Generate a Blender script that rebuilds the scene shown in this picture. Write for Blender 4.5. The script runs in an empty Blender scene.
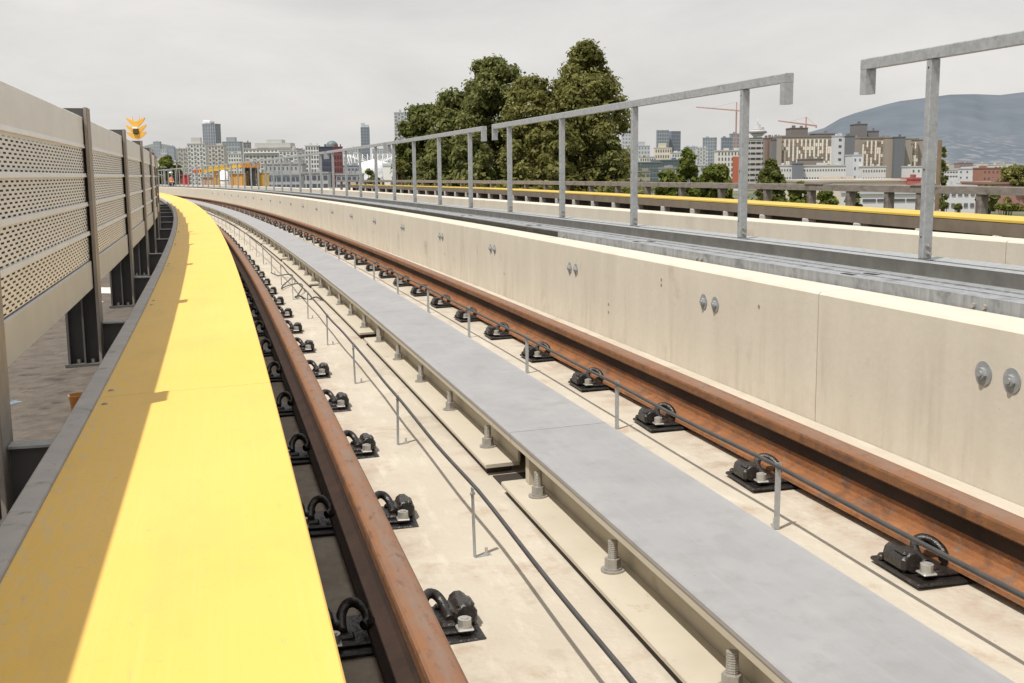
import bpy, math, random
import numpy as np
from mathutils import Vector, Matrix
R = math.radians
scn = bpy.context.scene
col = scn.collection
rnd = random.Random(7)

# ------------------------------------------------------------------ camera numbers and the track alignment
CAMF, PITCH, ROLL, EYE = 1120.1, 0.14956, 0.00956, 0.883
X0, TH0, K0, K2 = 1.14446, -0.24648, -0.0023096, -0.0017941
GR, VK, CANT = -0.00021875, -5.2035e-05, 0.03383
_f = np.arange(-12, 130, 0.05)
_sc = np.minimum(_f, 62.0)
_th = TH0 + K0*_sc + K2*100*(_sc/100)**3/3
_x = np.concatenate([[0], np.cumsum(np.sin((_th[1:]+_th[:-1])/2)*0.05)])
_y = np.concatenate([[0], np.cumsum(np.cos((_th[1:]+_th[:-1])/2)*0.05)])
_x -= np.interp(0, _f, _x); _y -= np.interp(0, _f, _y)

def heading(s): return float(np.interp(s, _f, _th))
def pt(s, d, z):
    t = heading(s)
    return (X0+float(np.interp(s, _f, _x))+d*math.cos(t), float(np.interp(s, _f, _y))-d*math.sin(t), z+GR*s+.5*VK*s*s+CANT*d)
def at(px, py, Y):          # a point of the world at forward distance Y seen in that direction from the bridge
    uu = (px-512)/CAMF; vv = (341.5-py)/CAMF
    u = uu*math.cos(ROLL)+vv*math.sin(ROLL); v = -uu*math.sin(ROLL)+vv*math.cos(ROLL)
    dx, dy, dz = u, math.cos(PITCH)+v*math.sin(PITCH), -math.sin(PITCH)+v*math.cos(PITCH)
    k = Y/dy
    return Vector((dx*k, Y, EYE+dz*k))

# ------------------------------------------------------------------ materials
def mat(name, c1, c2=None, scale=4.0, rough=0.8, metal=0.0, stretch=(1,1,1), bump=0.0, bscale=60.0, c3=None, s3=30.0, t3=(.6,.7), detail=6, coat=0.0, rand=0.0, ramp=(.3,.7), spec=None, emis=None):
    m = bpy.data.materials.new(name); m.use_nodes = True
    nt = m.node_tree; N = nt.nodes; L = nt.links
    b = N['Principled BSDF']
    b.inputs['Roughness'].default_value = rough; b.inputs['Metallic'].default_value = metal
    if spec is not None: b.inputs['Specular IOR Level'].default_value = spec
    if coat: b.inputs['Coat Weight'].default_value = coat
    b.inputs['Base Color'].default_value = (*c1, 1)
    tc = N.new('ShaderNodeTexCoord')
    out = None
    if c2 is not None:
        mp = N.new('ShaderNodeMapping'); mp.inputs['Scale'].default_value = stretch
        L.new(tc.outputs['Object'], mp.inputs['Vector'])
        n = N.new('ShaderNodeTexNoise'); n.inputs['Scale'].default_value = scale; n.inputs['Detail'].default_value = detail; n.inputs['Roughness'].default_value = .6
        L.new(mp.outputs[0], n.inputs['Vector'])
        r = N.new('ShaderNodeValToRGB')
        r.color_ramp.elements[0].position = ramp[0]; r.color_ramp.elements[1].position = ramp[1]
        r.color_ramp.elements[0].color = (*c1, 1); r.color_ramp.elements[1].color = (*c2, 1)
        L.new(n.outputs['Fac'], r.inputs['Fac']); out = r.outputs['Color']
        if c3 is not None:
            n3 = N.new('ShaderNodeTexNoise'); n3.inputs['Scale'].default_value = s3; n3.inputs['Detail'].default_value = 8; n3.inputs['Roughness'].default_value = .65
            L.new(tc.outputs['Object'], n3.inputs['Vector'])
            mr = N.new('ShaderNodeMapRange'); mr.inputs['From Min'].default_value = t3[0]; mr.inputs['From Max'].default_value = t3[1]
            L.new(n3.outputs['Fac'], mr.inputs['Value'])
            mx = N.new('ShaderNodeMix'); mx.data_type = 'RGBA'
            L.new(mr.outputs[0], mx.inputs['Factor']); L.new(out, mx.inputs['A']); mx.inputs['B'].default_value = (*c3, 1)
            out = mx.outputs['Result']
        if rand:
            oi = N.new('ShaderNodeObjectInfo'); hs = N.new('ShaderNodeHueSaturation')
            mr2 = N.new('ShaderNodeMapRange'); mr2.inputs['To Min'].default_value = 1-rand; mr2.inputs['To Max'].default_value = 1+rand
            L.new(oi.outputs['Random'], mr2.inputs['Value']); L.new(mr2.outputs[0], hs.inputs['Value']); L.new(out, hs.inputs['Color']); out = hs.outputs['Color']
        L.new(out, b.inputs['Base Color'])
    if bump:
        nb = N.new('ShaderNodeTexNoise'); nb.inputs['Scale'].default_value = bscale; nb.inputs['Detail'].default_value = 6
        L.new(tc.outputs['Object'], nb.inputs['Vector'])
        bp = N.new('ShaderNodeBump'); bp.inputs['Strength'].default_value = bump; bp.inputs['Distance'].default_value = .01
        L.new(nb.outputs['Fac'], bp.inputs['Height']); L.new(bp.outputs[0], b.inputs['Normal'])
    return m

M = {}
M['slab'] = mat('slab_concrete', (.435,.385,.31), (.50,.45,.37), 2.2, .9, bump=.3, bscale=55, c3=(.34,.245,.16), s3=4.5, t3=(.57,.76))
M['wall'] = mat('wall_concrete', (.53,.485,.40), (.61,.56,.465), 2.0, .88, stretch=(2,2,.5), bump=.12, bscale=30, c3=(.33,.26,.18), s3=2.4, t3=(.60,.82), ramp=(.28,.72))
M['joint'] = mat('joint_dark', (.035,.028,.02))
M['kerb'] = mat('kerb_grey', (.36,.345,.335), (.46,.44,.42), 8, .8, bump=.1, c3=(.24,.22,.20), s3=14, t3=(.58,.7))
M['yellow'] = mat('yellow_grp', (.76,.485,.095), (.80,.515,.125), 1.3, .6, bump=.06, bscale=120, c3=(.55,.38,.16), s3=34, t3=(.64,.76), stretch=(1,1,1))
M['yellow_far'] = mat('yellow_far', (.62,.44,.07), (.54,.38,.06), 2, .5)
M['railtop'] = mat('rail_head', (.20,.098,.052), (.23,.135,.085), 6, .68, bump=.15, bscale=90, c3=(.25,.11,.05), s3=7, t3=(.48,.66), metal=.15)
M['railgauge'] = mat('rail_side', (.15,.064,.024), (.22,.095,.034), 9, .8, stretch=(1,1,.5), bump=.2, bscale=90, c3=(.12,.06,.035), s3=22, t3=(.52,.68))
M['railweb'] = mat('rail_web', (.205,.082,.029), (.29,.115,.040), 7, .88, stretch=(1,1,.6), bump=.35, bscale=80, c3=(.17,.11,.075), s3=16, t3=(.52,.66))
M['railshade'] = mat('rail_web_shade', (.024,.013,.009), (.045,.023,.014), 9, .9, bump=.3, bscale=80)  # near-black tone paints the shade below the rail head
M['alu'] = mat('aluminium', (.305,.303,.31), (.37,.365,.368), 3.5, .5, metal=.25, bump=.08, bscale=120, c3=(.29,.285,.28), s3=11, t3=(.52,.75), detail=9)
M['beige'] = mat('beige_steel', (.47,.425,.335), (.53,.48,.385), 5, .6, bump=.04, c3=(.33,.24,.14), s3=18, t3=(.68,.78))
M['galv'] = mat('galvanised', (.33,.345,.355), (.46,.475,.48), 28, .5, metal=.45, bump=.05, c3=(.26,.27,.27), s3=12, t3=(.55,.7), detail=4)
M['galvlight'] = mat('galvanised_tray', (.25,.265,.28), (.40,.415,.425), 7, .5, metal=.35, stretch=(6,6,.6), c3=(.19,.20,.21), s3=9, t3=(.5,.65))
M['galvdark'] = mat('galvanised_dull', (.115,.11,.10), (.18,.175,.16), 6, .6, metal=.3, stretch=(1,1,1), c3=(.24,.20,.16), s3=3, t3=(.6,.75))
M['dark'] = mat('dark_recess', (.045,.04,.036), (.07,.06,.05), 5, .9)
M['black'] = mat('black_iron', (.010,.009,.008), (.024,.019,.016), 20, .36, bump=.35, bscale=90, rand=.5, c3=(.075,.055,.045), s3=28, t3=(.54,.70))
M['bolt'] = mat('zinc_bolt', (.42,.41,.38), (.55,.54,.50), 40, .4, metal=.6, rand=.1)
M['bolt_dull'] = mat('dull_bolt', (.30,.285,.26), (.44,.42,.385), 30, .45, metal=.35, bump=.2, bscale=300)
M['cable'] = mat('cable_sheath', (.040,.038,.037), (.07,.066,.062), 12, .5)
M['panel'] = mat('panel_aluminium', (.70,.69,.66), (.78,.77,.74), 5, .4, metal=.2, stretch=(1,1,1.5), bump=.03)
M['panellow'] = mat('panel_lower', (.44,.45,.45), (.50,.51,.505), 5, .5, metal=.2, stretch=(1,1,1.5), bump=.03)
M['panelback'] = mat('absorber', (.055,.04,.026), (.08,.06,.04), 30, .95)
M['column'] = mat('column_steel', (.075,.072,.070), (.105,.10,.095), 6, .65, c3=(.14,.11,.085), s3=9, t3=(.62,.75))
M['column_edge'] = mat('column_edge', (.23,.20,.175), (.30,.265,.23), 12, .6)
M['planks'] = mat('old_deck', (.075,.060,.047), (.135,.112,.09), 16, .95, bump=.5, bscale=35, c3=(.045,.037,.03), s3=9, t3=(.55,.68))
M['timber'] = mat('weathered_timber', (.17,.145,.125), (.26,.235,.21), 6, .95, stretch=(1,1,3), bump=.3, c3=(.09,.075,.065), s3=5, t3=(.55,.7))
M['brownbeam'] = mat('brown_beam', (.135,.110,.082), (.20,.165,.125), 3, .85, c3=(.16,.145,.13), s3=2.2, t3=(.55,.7))
M['orange'] = mat('orange_plastic', (.85,.45,.06), (.90,.52,.10), 6, .5)
M['white'] = mat('white_paint', (.72,.72,.70), (.80,.80,.78), 3, .6)
M['ground'] = mat('ground_cover', (.10,.11,.06), (.19,.17,.13), .02, .95, c3=(.05,.08,.03), s3=.05, t3=(.45,.6))
M['bark'] = mat('bark', (.10,.075,.05), (.16,.125,.09), 4, .95, bump=.4, stretch=(2,2,.5))

def overlay(m, colr, strength, across=None, height=None, noise=None, lane=(1, 1, 1), thr=(.5, .65), inv=False):
    # lay a second colour over a material, steered by the position across / along the strip and a noise
    nt = m.node_tree; N = nt.nodes; L = nt.links; b = N['Principled BSDF']; src = b.inputs['Base Color'].links[0].from_socket
    at_ = N.new('ShaderNodeAttribute'); at_.attribute_name = 'lane'; fac = None
    def mul(a, c_):
        n = N.new('ShaderNodeMath'); n.operation = 'MULTIPLY'; L.new(a, n.inputs[0])
        if isinstance(c_, float): n.inputs[1].default_value = c_
        else: L.new(c_, n.inputs[1])
        return n.outputs[0]
    sp = N.new('ShaderNodeSeparateXYZ'); L.new(at_.outputs['Vector'], sp.inputs[0])
    for ch, spec in ((0, across), (2, height)):
        if spec is None: continue
        cen, a0, a1, ab = spec
        v = sp.outputs[ch]
        if ab: n = N.new('ShaderNodeMath'); n.operation = 'ABSOLUTE'; L.new(v, n.inputs[0]); v = n.outputs[0]
        n = N.new('ShaderNodeMath'); n.operation = 'SUBTRACT'; L.new(v, n.inputs[0]); n.inputs[1].default_value = cen
        if ab: k = N.new('ShaderNodeMath'); k.operation = 'ABSOLUTE'; L.new(n.outputs[0], k.inputs[0]); n = k
        r = N.new('ShaderNodeMapRange'); r.inputs['From Min'].default_value = a0; r.inputs['From Max'].default_value = a1; r.inputs['To Min'].default_value = 1; r.inputs['To Max'].default_value = 0
        L.new(n.outputs[0], r.inputs[0]); fac = r.outputs[0] if fac is None else mul(fac, r.outputs[0])
    if noise:
        mp = N.new('ShaderNodeMapping'); mp.inputs['Scale'].default_value = lane; L.new(at_.outputs['Vector'], mp.inputs[0])
        n = N.new('ShaderNodeTexNoise'); n.inputs['Scale'].default_value = noise; n.inputs['Detail'].default_value = 8; n.inputs['Roughness'].default_value = .65; L.new(mp.outputs[0], n.inputs['Vector'])
        r = N.new('ShaderNodeMapRange'); r.inputs['From Min'].default_value = thr[0]; r.inputs['From Max'].default_value = thr[1]; L.new(n.outputs['Fac'], r.inputs[0])
        fac = r.outputs[0] if fac is None else mul(fac, r.outputs[0])
    fac = mul(fac, float(strength))
    mx = N.new('ShaderNodeMix'); mx.data_type = 'RGBA'; L.new(fac, mx.inputs['Factor']); L.new(src, mx.inputs['A']); mx.inputs['B'].default_value = (*colr, 1); L.new(mx.outputs['Result'], b.inputs['Base Color'])
overlay(M['slab'], (.27,.15,.085), .55, across=(.7525, .09, .27, True), noise=9, thr=(.42, .68))
overlay(M['slab'], (.60,.55,.46), .5, noise=5, lane=(3, .7, 1), thr=(.52, .70))
overlay(M['slab'], (.17,.13,.09), .7, noise=95, thr=(.66, .72))
overlay(M['slab'], (.12,.098,.07), .9, across=(-1.3, .35, .46, False), noise=3, thr=(.2, .45))  # shade under the yellow boards painted into the slab colour
overlay(M['slab'], (.30,.25,.18), .4, noise=2.6, lane=(1.5, 1, 1), thr=(.58, .66))
overlay(M['wall'], (.30,.25,.18), .34, height=(.345, -.35, .0, False), noise=7, lane=(1, 1.3, .12), thr=(.54, .72))
overlay(M['wall'], (.66,.61,.52), .45, noise=3.5, lane=(1, 1, .5), thr=(.5, .7))
overlay(M['wall'], (.22,.18,.13), .7, noise=75, thr=(.67, .73))
overlay(M['wall'], (.36,.27,.18), .3, height=(-.19, .02, .16, False), noise=6, lane=(1, 1, .4), thr=(.45, .65))
overlay(M['yellow'], (.56,.50,.38), .42, across=(-1.463, .0, .17, False), noise=30, lane=(2, .5, 1), thr=(.50, .60))
overlay(M['yellow'], (.80,.56,.18), .22, noise=4, lane=(24, .35, 1), thr=(.5, .66))
overlay(M['yellow'], (.40,.33,.16), .55, noise=45, thr=(.69, .74))
overlay(M['yellow'], (.55,.40,.16), .5, noise=14, lane=(5, 1.2, 1), thr=(.64, .70))
overlay(M['yellow'], (.62,.42,.12), .35, noise=2.2, lane=(2, .8, 1), thr=(.52, .66))
overlay(M['alu'], (.42,.41,.40), .45, across=(.178, .0, .035, True), noise=14, lane=(1, 1, 1), thr=(.35, .6))
overlay(M['alu'], (.40,.395,.39), .35, noise=5, lane=(9, .7, 1), thr=(.5, .72))
overlay(M['alu'], (.26,.255,.25), .35, noise=3, lane=(2, 1.2, 1), thr=(.52, .68))
overlay(M['alu'], (.16,.15,.14), .6, noise=80, lane=(1, .5, 1), thr=(.66, .72))
overlay(M['railtop'], (.22,.175,.15), .45, across=(.7525, .008, .026, True), noise=11, lane=(6, .5, 1), thr=(.36, .58))
overlay(M['railtop'], (.26,.115,.045), .8, across=(.775, .0, .018, True), noise=8, lane=(3, .5, 1), thr=(.3, .6))
overlay(M['railtop'], (.075,.04,.028), .5, noise=40, lane=(1, .3, 1), thr=(.55, .66))
overlay(M['railgauge'], (.07,.035,.022), .6, noise=30, lane=(1, .35, 1), thr=(.52, .66))
overlay(M['railweb'], (.085,.045,.028), .5, noise=10, lane=(1, .9, 2.2), thr=(.50, .62))
overlay(M['railweb'], (.38,.17,.065), .6, noise=16, lane=(1, .6, 2), thr=(.56, .70))
overlay(M['beige'], (.30,.20,.12), .5, noise=12, lane=(1, .6, 1), thr=(.62, .70))
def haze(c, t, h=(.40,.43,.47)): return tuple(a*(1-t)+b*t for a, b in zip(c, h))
_flat = {}
def flat(c, rough=.8, var=.10, name='paint', scale=.15):
    k = (tuple(round(a, 3) for a in c), rough, name)
    if k not in _flat:
        _flat[k] = mat(name, tuple(a*(1-var) for a in c), tuple(min(1, a*(1+var)) for a in c), scale, rough)
    return _flat[k]

# ------------------------------------------------------------------ mesh builder
class MB:
    def __init__(s): s.v = []; s.f = []; s.m = []; s.sm = []; s.a = []
    def add(s, vs, fs, mi=0, smooth=False):
        o = len(s.v); s.v += [tuple(v) for v in vs]; s.a += [(0.0, 0.0, 0.0)]*len(vs)
        for k, f in enumerate(fs):
            s.f.append([o+i for i in f]); s.m.append(mi[k] if isinstance(mi, (list, tuple)) else mi); s.sm.append(smooth)
        return s
    def box(s, x0, x1, y0, y1, z0, z1, mi=0, M4=None, bev=0):
        if bev:
            b = min(bev, (x1-x0)/2.1, (y1-y0)/2.1, (z1-z0)/2.1)
            vs = []; fs = []
            # chamfered box: 24 vertices
            idx = {}
            for ax in range(3):
                for sx in (0, 1):
                    for sy in (0, 1):
                        for sz in (0, 1):
                            c = [(x0, x1)[sx], (y0, y1)[sy], (z0, z1)[sz]]; sg = (sx, sy, sz)
                            for a in range(3):
                                if a != ax: c[a] += b*(1-2*sg[a])
                            idx[(ax, sx, sy, sz)] = len(vs); vs.append(c)
            def g(ax, a): return idx[(ax,)+a]
            for ax in range(3):
                o = [a for a in range(3) if a != ax]
                for sd in (0, 1):
                    q = []
                    for (p, r) in ((0,0),(1,0),(1,1),(0,1)):
                        c = [0,0,0]; c[ax] = sd; c[o[0]] = p; c[o[1]] = r; q.append(g(ax, tuple(c)))
                    fs.append(q)
            for e in range(3):
                o = [a for a in range(3) if a != e]
                for p in (0,1):
                    for r in (0,1):
                        c0 = [0,0,0]; c1 = [0,0,0]; c0[o[0]] = c1[o[0]] = p; c0[o[1]] = c1[o[1]] = r; c1[e] = 1
                        fs.append([g(o[0], tuple(c0)), g(o[0], tuple(c1)), g(o[1], tuple(c1)), g(o[1], tuple(c0))])
            for a in range(2):
                for b2 in range(2):
                    for c in range(2): fs.append([g(0,(a,b2,c)), g(1,(a,b2,c)), g(2,(a,b2,c))])
        else:
            vs = [(x0,y0,z0),(x1,y0,z0),(x1,y1,z0),(x0,y1,z0),(x0,y0,z1),(x1,y0,z1),(x1,y1,z1),(x0,y1,z1)]
            fs = [(3,2,1,0),(4,5,6,7),(0,1,5,4),(1,2,6,5),(2,3,7,6),(3,0,4,7)]
        if M4 is not None: vs = [M4 @ Vector(v) for v in vs]
        return s.add(vs, fs, mi)
    def cyl(s, c, r, z0, z1, n=12, mi=0, r2=None, M4=None, smooth=False, rot=0):
        r2 = r if r2 is None else r2
        vs = [(c[0]+r*math.cos(rot+2*math.pi*i/n), c[1]+r*math.sin(rot+2*math.pi*i/n), z0) for i in range(n)]
        vs += [(c[0]+r2*math.cos(rot+2*math.pi*i/n), c[1]+r2*math.sin(rot+2*math.pi*i/n), z1) for i in range(n)]
        if M4 is not None: vs = [M4 @ Vector(v) for v in vs]
        s.add(vs, [(i, (i+1) % n, n+(i+1) % n, n+i) for i in range(n)], mi, smooth)
        o = len(s.v)-2*n
        s.f += [[o+i for i in range(n)][::-1], [o+n+i for i in range(n)]]; s.m += [mi, mi]; s.sm += [False, False]
        return s
    def tube(s, P, r, n=8, mi=0, closed=False):
        P = [Vector(p) for p in P]; rr = r if isinstance(r, (list, tuple)) else [r]*len(P)
        up = Vector((0, 0, 1)); vs = []; prev = None
        for i, p in enumerate(P):
            a = P[max(i-1, 0)]; b = P[min(i+1, len(P)-1)]
            t = (b-a).normalized()
            if prev is None:
                x = t.cross(up)
                if x.length < .05: x = t.cross(Vector((1, 0, 0)))
            else: x = prev-t*prev.dot(t)
            x.normalize(); prev = x; y = t.cross(x)
            vs += [p+x*rr[i]*math.cos(2*math.pi*k/n)+y*rr[i]*math.sin(2*math.pi*k/n) for k in range(n)]
        fs = [(i*n+k, i*n+(k+1) % n, (i+1)*n+(k+1) % n, (i+1)*n+k) for i in range(len(P)-1) for k in range(n)]
        s.add(vs, fs, mi, True)
        o = len(s.v)-len(vs)
        s.f += [[o+k for k in range(n)][::-1], [o+len(vs)-n+k for k in range(n)]]; s.m += [mi, mi]; s.sm += [False, False]
        return s
    def bar(s, a, b, w, h, mi=0):
        a = Vector(a); b = Vector(b); t = (b-a).normalized(); x = t.cross(Vector((0, 0, 1)))
        if x.length < .05: x = Vector((1, 0, 0))
        x.normalize(); y = x.cross(t)
        vs = [p+x*i*w/2+y*j*h/2 for p in (a, b) for (i, j) in ((-1,-1),(1,-1),(1,1),(-1,1))]
        return s.add(vs, [(0,1,2,3),(7,6,5,4),(0,4,5,1),(1,5,6,2),(2,6,7,3),(3,7,4,0)], mi)
    def sweep(s, prof, s0, s1, mi=0, step=None, smooth=False, doff=None):
        ss = [s0]
        while ss[-1] < s1-1e-6:
            st = step or (.3 if ss[-1] < 15 else .8 if ss[-1] < 40 else 2)
            ss.append(min(ss[-1]+st, s1))
        if len(ss) > 2 and ss[-1]-ss[-2] < .05: ss.pop(-2)
        n = len(prof)
        vs = [pt(q, d+(doff(q) if doff else 0), z) for q in ss for d, z in prof]
        fs = []; ms = []
        for i in range(len(ss)-1):
            for k in range(n):
                fs.append((i*n+k, (i+1)*n+k, (i+1)*n+(k+1) % n, i*n+(k+1) % n)); ms.append(mi[k] if isinstance(mi, (list, tuple)) else mi)
        s.add(vs, fs, ms, smooth); s.a[-len(vs):] = [(d, q, z) for q in ss for d, z in prof]
        o = len(s.v)-len(vs); m0 = mi[0] if isinstance(mi, (list, tuple)) else mi
        s.f += [[o+k for k in range(n)], [o+len(vs)-n+k for k in range(n)][::-1]]; s.m += [m0, m0]; s.sm += [False, False]
        return s
    def mesh(s, name, mats):
        me = bpy.data.meshes.new(name)
        me.from_pydata([tuple(v) for v in s.v], [], s.f)
        for m in (mats if isinstance(mats, (list, tuple)) else [mats]): me.materials.append(m)
        me.polygons.foreach_set('material_index', s.m); me.polygons.foreach_set('use_smooth', s.sm)
        if len(s.a) == len(s.v) and any(t[1] for t in s.a):
            at_ = me.attributes.new('lane', 'FLOAT_VECTOR', 'POINT'); at_.data.foreach_set('vector', [c for t in s.a for c in t])
        me.update()
        import bmesh
        bm = bmesh.new(); bm.from_mesh(me); bmesh.ops.recalc_face_normals(bm, faces=bm.faces); bm.to_mesh(me); bm.free()
        return me
    def build(s, name, mats, parent=None):
        return link(name, s.mesh(name, mats), parent)

def rect(d0, d1, z0, z1): return [(d0, z0), (d0, z1), (d1, z1), (d1, z0)]
def crect(d0, d1, z0, z1, b=.008): return [(d0, z0), (d0, z1-b), (d0+b, z1), (d1-b, z1), (d1, z1-b), (d1, z0)]
def link(name, me, parent=None, loc=None, rz=None):
    o = bpy.data.objects.new(name, me); col.objects.link(o)
    if parent is not None: o.parent = parent
    if loc is not None: o.location = loc
    if rz is not None: o.rotation_euler = (0, 0, rz)
    return o
def tag(o, label, cat, group=None, kind=None):
    if label: o['label'] = label
    if cat: o['category'] = cat
    if group: o['group'] = group
    if kind: o['kind'] = kind
    return o
def empty(name, loc, rz=0):
    o = bpy.data.objects.new(name, None); o.empty_display_size = .2; col.objects.link(o); o.location = loc; o.rotation_euler = (0, 0, rz); return o
def struct(o, label=None): o['kind'] = 'structure'; return o
SEND = 100.0
def far_off(q): return float(np.interp(q, [-6, 8.5, 15.5, 31, 60], [-.3, 0, .6, 1.5, 2.2]))

# ------------------------------------------------------------------ world, sun, camera
w = bpy.data.worlds.new('World'); scn.world = w; w.use_nodes = True
nt = w.node_tree; N = nt.nodes; L = nt.links; N.clear()
SUN_EL = R(64)
th3 = heading(3)
tsun = -(Vector((math.sin(th3), math.cos(th3), 0))*.25 + Vector((math.cos(th3), -math.sin(th3), 0))*.41)
az = math.atan2(tsun.x, tsun.y)
sky = N.new('ShaderNodeTexSky'); sky.sky_type = 'NISHITA'; sky.sun_disc = False; sky.sun_elevation = SUN_EL; sky.sun_rotation = az; sky.air_density = 1.2; sky.dust_density = 3
bg1 = N.new('ShaderNodeBackground'); bg1.inputs['Strength'].default_value = .10; L.new(sky.outputs[0], bg1.inputs[0])
tc = N.new('ShaderNodeTexCoord'); mp = N.new('ShaderNodeMapping'); mp.inputs['Scale'].default_value = (1.3, 1.3, 3.6); mp.inputs['Rotation'].default_value = (0.05, 0.03, 0)
L.new(tc.outputs['Generated'], mp.inputs[0])
n1 = N.new('ShaderNodeTexNoise'); n1.inputs['Scale'].default_value = 3.0; n1.inputs['Detail'].default_value = 10; n1.inputs['Roughness'].default_value = .62; n1.inputs['Distortion'].default_value = .35
L.new(mp.outputs[0], n1.inputs['Vector'])
rp = N.new('ShaderNodeValToRGB'); e = rp.color_ramp.elements
e[0].position = .32; e[0].color = (.65,.64,.63,1); e[1].position = .68; e[1].color = (.80,.775,.745,1)
en = e.new(.50); en.color = (.73,.715,.695,1)
L.new(n1.outputs['Fac'], rp.inputs[0])
bg2 = N.new('ShaderNodeBackground'); bg2.inputs['Strength'].default_value = 1.06; L.new(rp.outputs[0], bg2.inputs[0])
n2 = N.new('ShaderNodeTexNoise'); n2.inputs['Scale'].default_value = 1.6; n2.inputs['Detail'].default_value = 5; L.new(mp.outputs[0], n2.inputs['Vector'])
mr = N.new('ShaderNodeMapRange'); mr.inputs['From Min'].default_value = .35; mr.inputs['From Max'].default_value = .65; mr.inputs['To Min'].default_value = .84; mr.inputs['To Max'].default_value = .98
L.new(n2.outputs['Fac'], mr.inputs[0])
ms = N.new('ShaderNodeMixShader'); L.new(mr.outputs[0], ms.inputs[0]); L.new(bg1.outputs[0], ms.inputs[1]); L.new(bg2.outputs[0], ms.inputs[2])
wo = N.new('ShaderNodeOutputWorld'); L.new(ms.outputs[0], wo.inputs[0])

sl = bpy.data.lights.new('sun', 'SUN'); sl.energy = 4.5; sl.angle = R(.55); sl.color = (1, .955, .895)
so = bpy.data.objects.new('sun', sl); col.objects.link(so)
dvec = Vector((math.sin(az)*math.cos(SUN_EL), math.cos(az)*math.cos(SUN_EL), math.sin(SUN_EL)))
so.rotation_euler = dvec.to_track_quat('Z', 'Y').to_euler(); so.location = dvec*40

cd = bpy.data.cameras.new('camera'); co = bpy.data.objects.new('camera', cd); col.objects.link(co); scn.camera = co
cd.sensor_width = 36; cd.lens = CAMF/1024*36; cd.clip_start = .05; cd.clip_end = 30000
fwd = Vector((0, math.cos(PITCH), -math.sin(PITCH))); up0 = Vector((0, math.sin(PITCH), math.cos(PITCH))); rt0 = Vector((1, 0, 0))
Rt = rt0*math.cos(ROLL)-up0*math.sin(ROLL); Up = rt0*math.sin(ROLL)+up0*math.cos(ROLL)
co.matrix_world = Matrix(((Rt.x, Up.x, -fwd.x, 0), (Rt.y, Up.y, -fwd.y, 0), (Rt.z, Up.z, -fwd.z, EYE), (0, 0, 0, 1)))
scn.view_settings.view_transform = 'Standard'; scn.view_settings.look = 'None'; scn.view_settings.exposure = 0
scn.render.resolution_x = 1024; scn.render.resolution_y = 683
scn.render.engine = 'CYCLES'

# ------------------------------------------------------------------ setting: ground, guideway slabs
GZ = -9.0
g = MB(); g.add([(-9000,-300,GZ),(9000,-300,GZ),(9000,14000,GZ),(-9000,14000,GZ)], [(0,1,2,3)]); struct(g.build('ground', M['ground']))
ZS = -.193
cuts = [13.95, 15.30, 31.0, 46.0]
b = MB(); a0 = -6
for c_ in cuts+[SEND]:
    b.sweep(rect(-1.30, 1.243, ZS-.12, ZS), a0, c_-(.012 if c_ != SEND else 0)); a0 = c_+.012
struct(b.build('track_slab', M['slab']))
b = MB(); b.sweep(rect(-3.3, 7.5, -1.1, ZS-.125), -6, SEND); struct(b.build('guideway_deck', M['planks']))
b = MB(); b.sweep(rect(-3.2, -1.50, ZS-.12, .095), -6, SEND); struct(b.build('service_path', M['planks']))
b = MB(); b.sweep(rect(3.60, 6.0, ZS-.12, ZS), -6, SEND); struct(b.build('far_track_slab', M['slab']))
b = MB(); b.sweep(rect(1.43, 3.38, ZS-.12, .195), -6, SEND); struct(b.build('walkway_floor', M['galvdark']))
for s_ in range(6, 100, 24):      # guideway piers
    b = MB(); x, y, z = pt(s_, 2.4, 0)
    b.cyl((x, y), 1.1, GZ, -1.1, 20); tag(b.build('concrete_pier', M['wall']), 'round concrete pier holding up the elevated guideway', 'pier', 'piers under the guideway')

# ------------------------------------------------------------------ near concrete parapet wall with anchor bolts
wl = MB(); wl.sweep(rect(1.30, 1.37, -.3, .33), -6, SEND, 1)
a0 = -6
for c_ in [4.382+6.6*k for k in range(0, 15)]+[SEND]:
    wl.sweep(crect(1.245, 1.427, ZS-.115, .348, .010), a0, min(c_, SEND)-.003); a0 = c_+.003
    if a0 > SEND-1: break
wall = wl.build('parapet_wall', [M['wall'], M['joint']])
tag(wall, 'pale concrete parapet wall beside the brown rail, with paired bolts', 'wall')
bm_ = MB(); Mx = Matrix.Rotation(-math.pi/2, 4, 'Y')
bm_.cyl((0, 0), .040, 0, .003, 24, 0, M4=Mx).cyl((0, 0), .0195, .003, .014, 6, 0, M4=Mx, rot=.3).cyl((0, 0), .010, .014, .020, 12, 0, M4=Mx)
bme = bm_.mesh('anchor_bolt', M['galv'])
prs = [3.345, 5.493, 7.678, 9.887, 12.037, 14.263, 16.417, 18.64, 20.88]+[20.88+2.2*k for k in range(1, 14)]
for q in [1.15]+prs:
    for dq in (0, -.135):
        link('anchor_bolt', bme, wall, pt(q+dq, 1.2445, .188), -heading(q))
# small form-tie marks on the wall
tm = MB(); tm.cyl((0, 0), .009, 0, .0015, 12, 0, M4=Mx); tme = tm.mesh('form_tie_plug', flat((.27,.215,.155), .9, .2, 'tieplug', 30))
for q, z in ((6.9, .02), (6.9, -.03), (9.45, .0), (11.8, .01), (4.9, .23), (6.05, .25), (6.05, .22)):
    link('form_tie_plug', tme, wall, pt(q, 1.2445, z), -heading(q))

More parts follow.
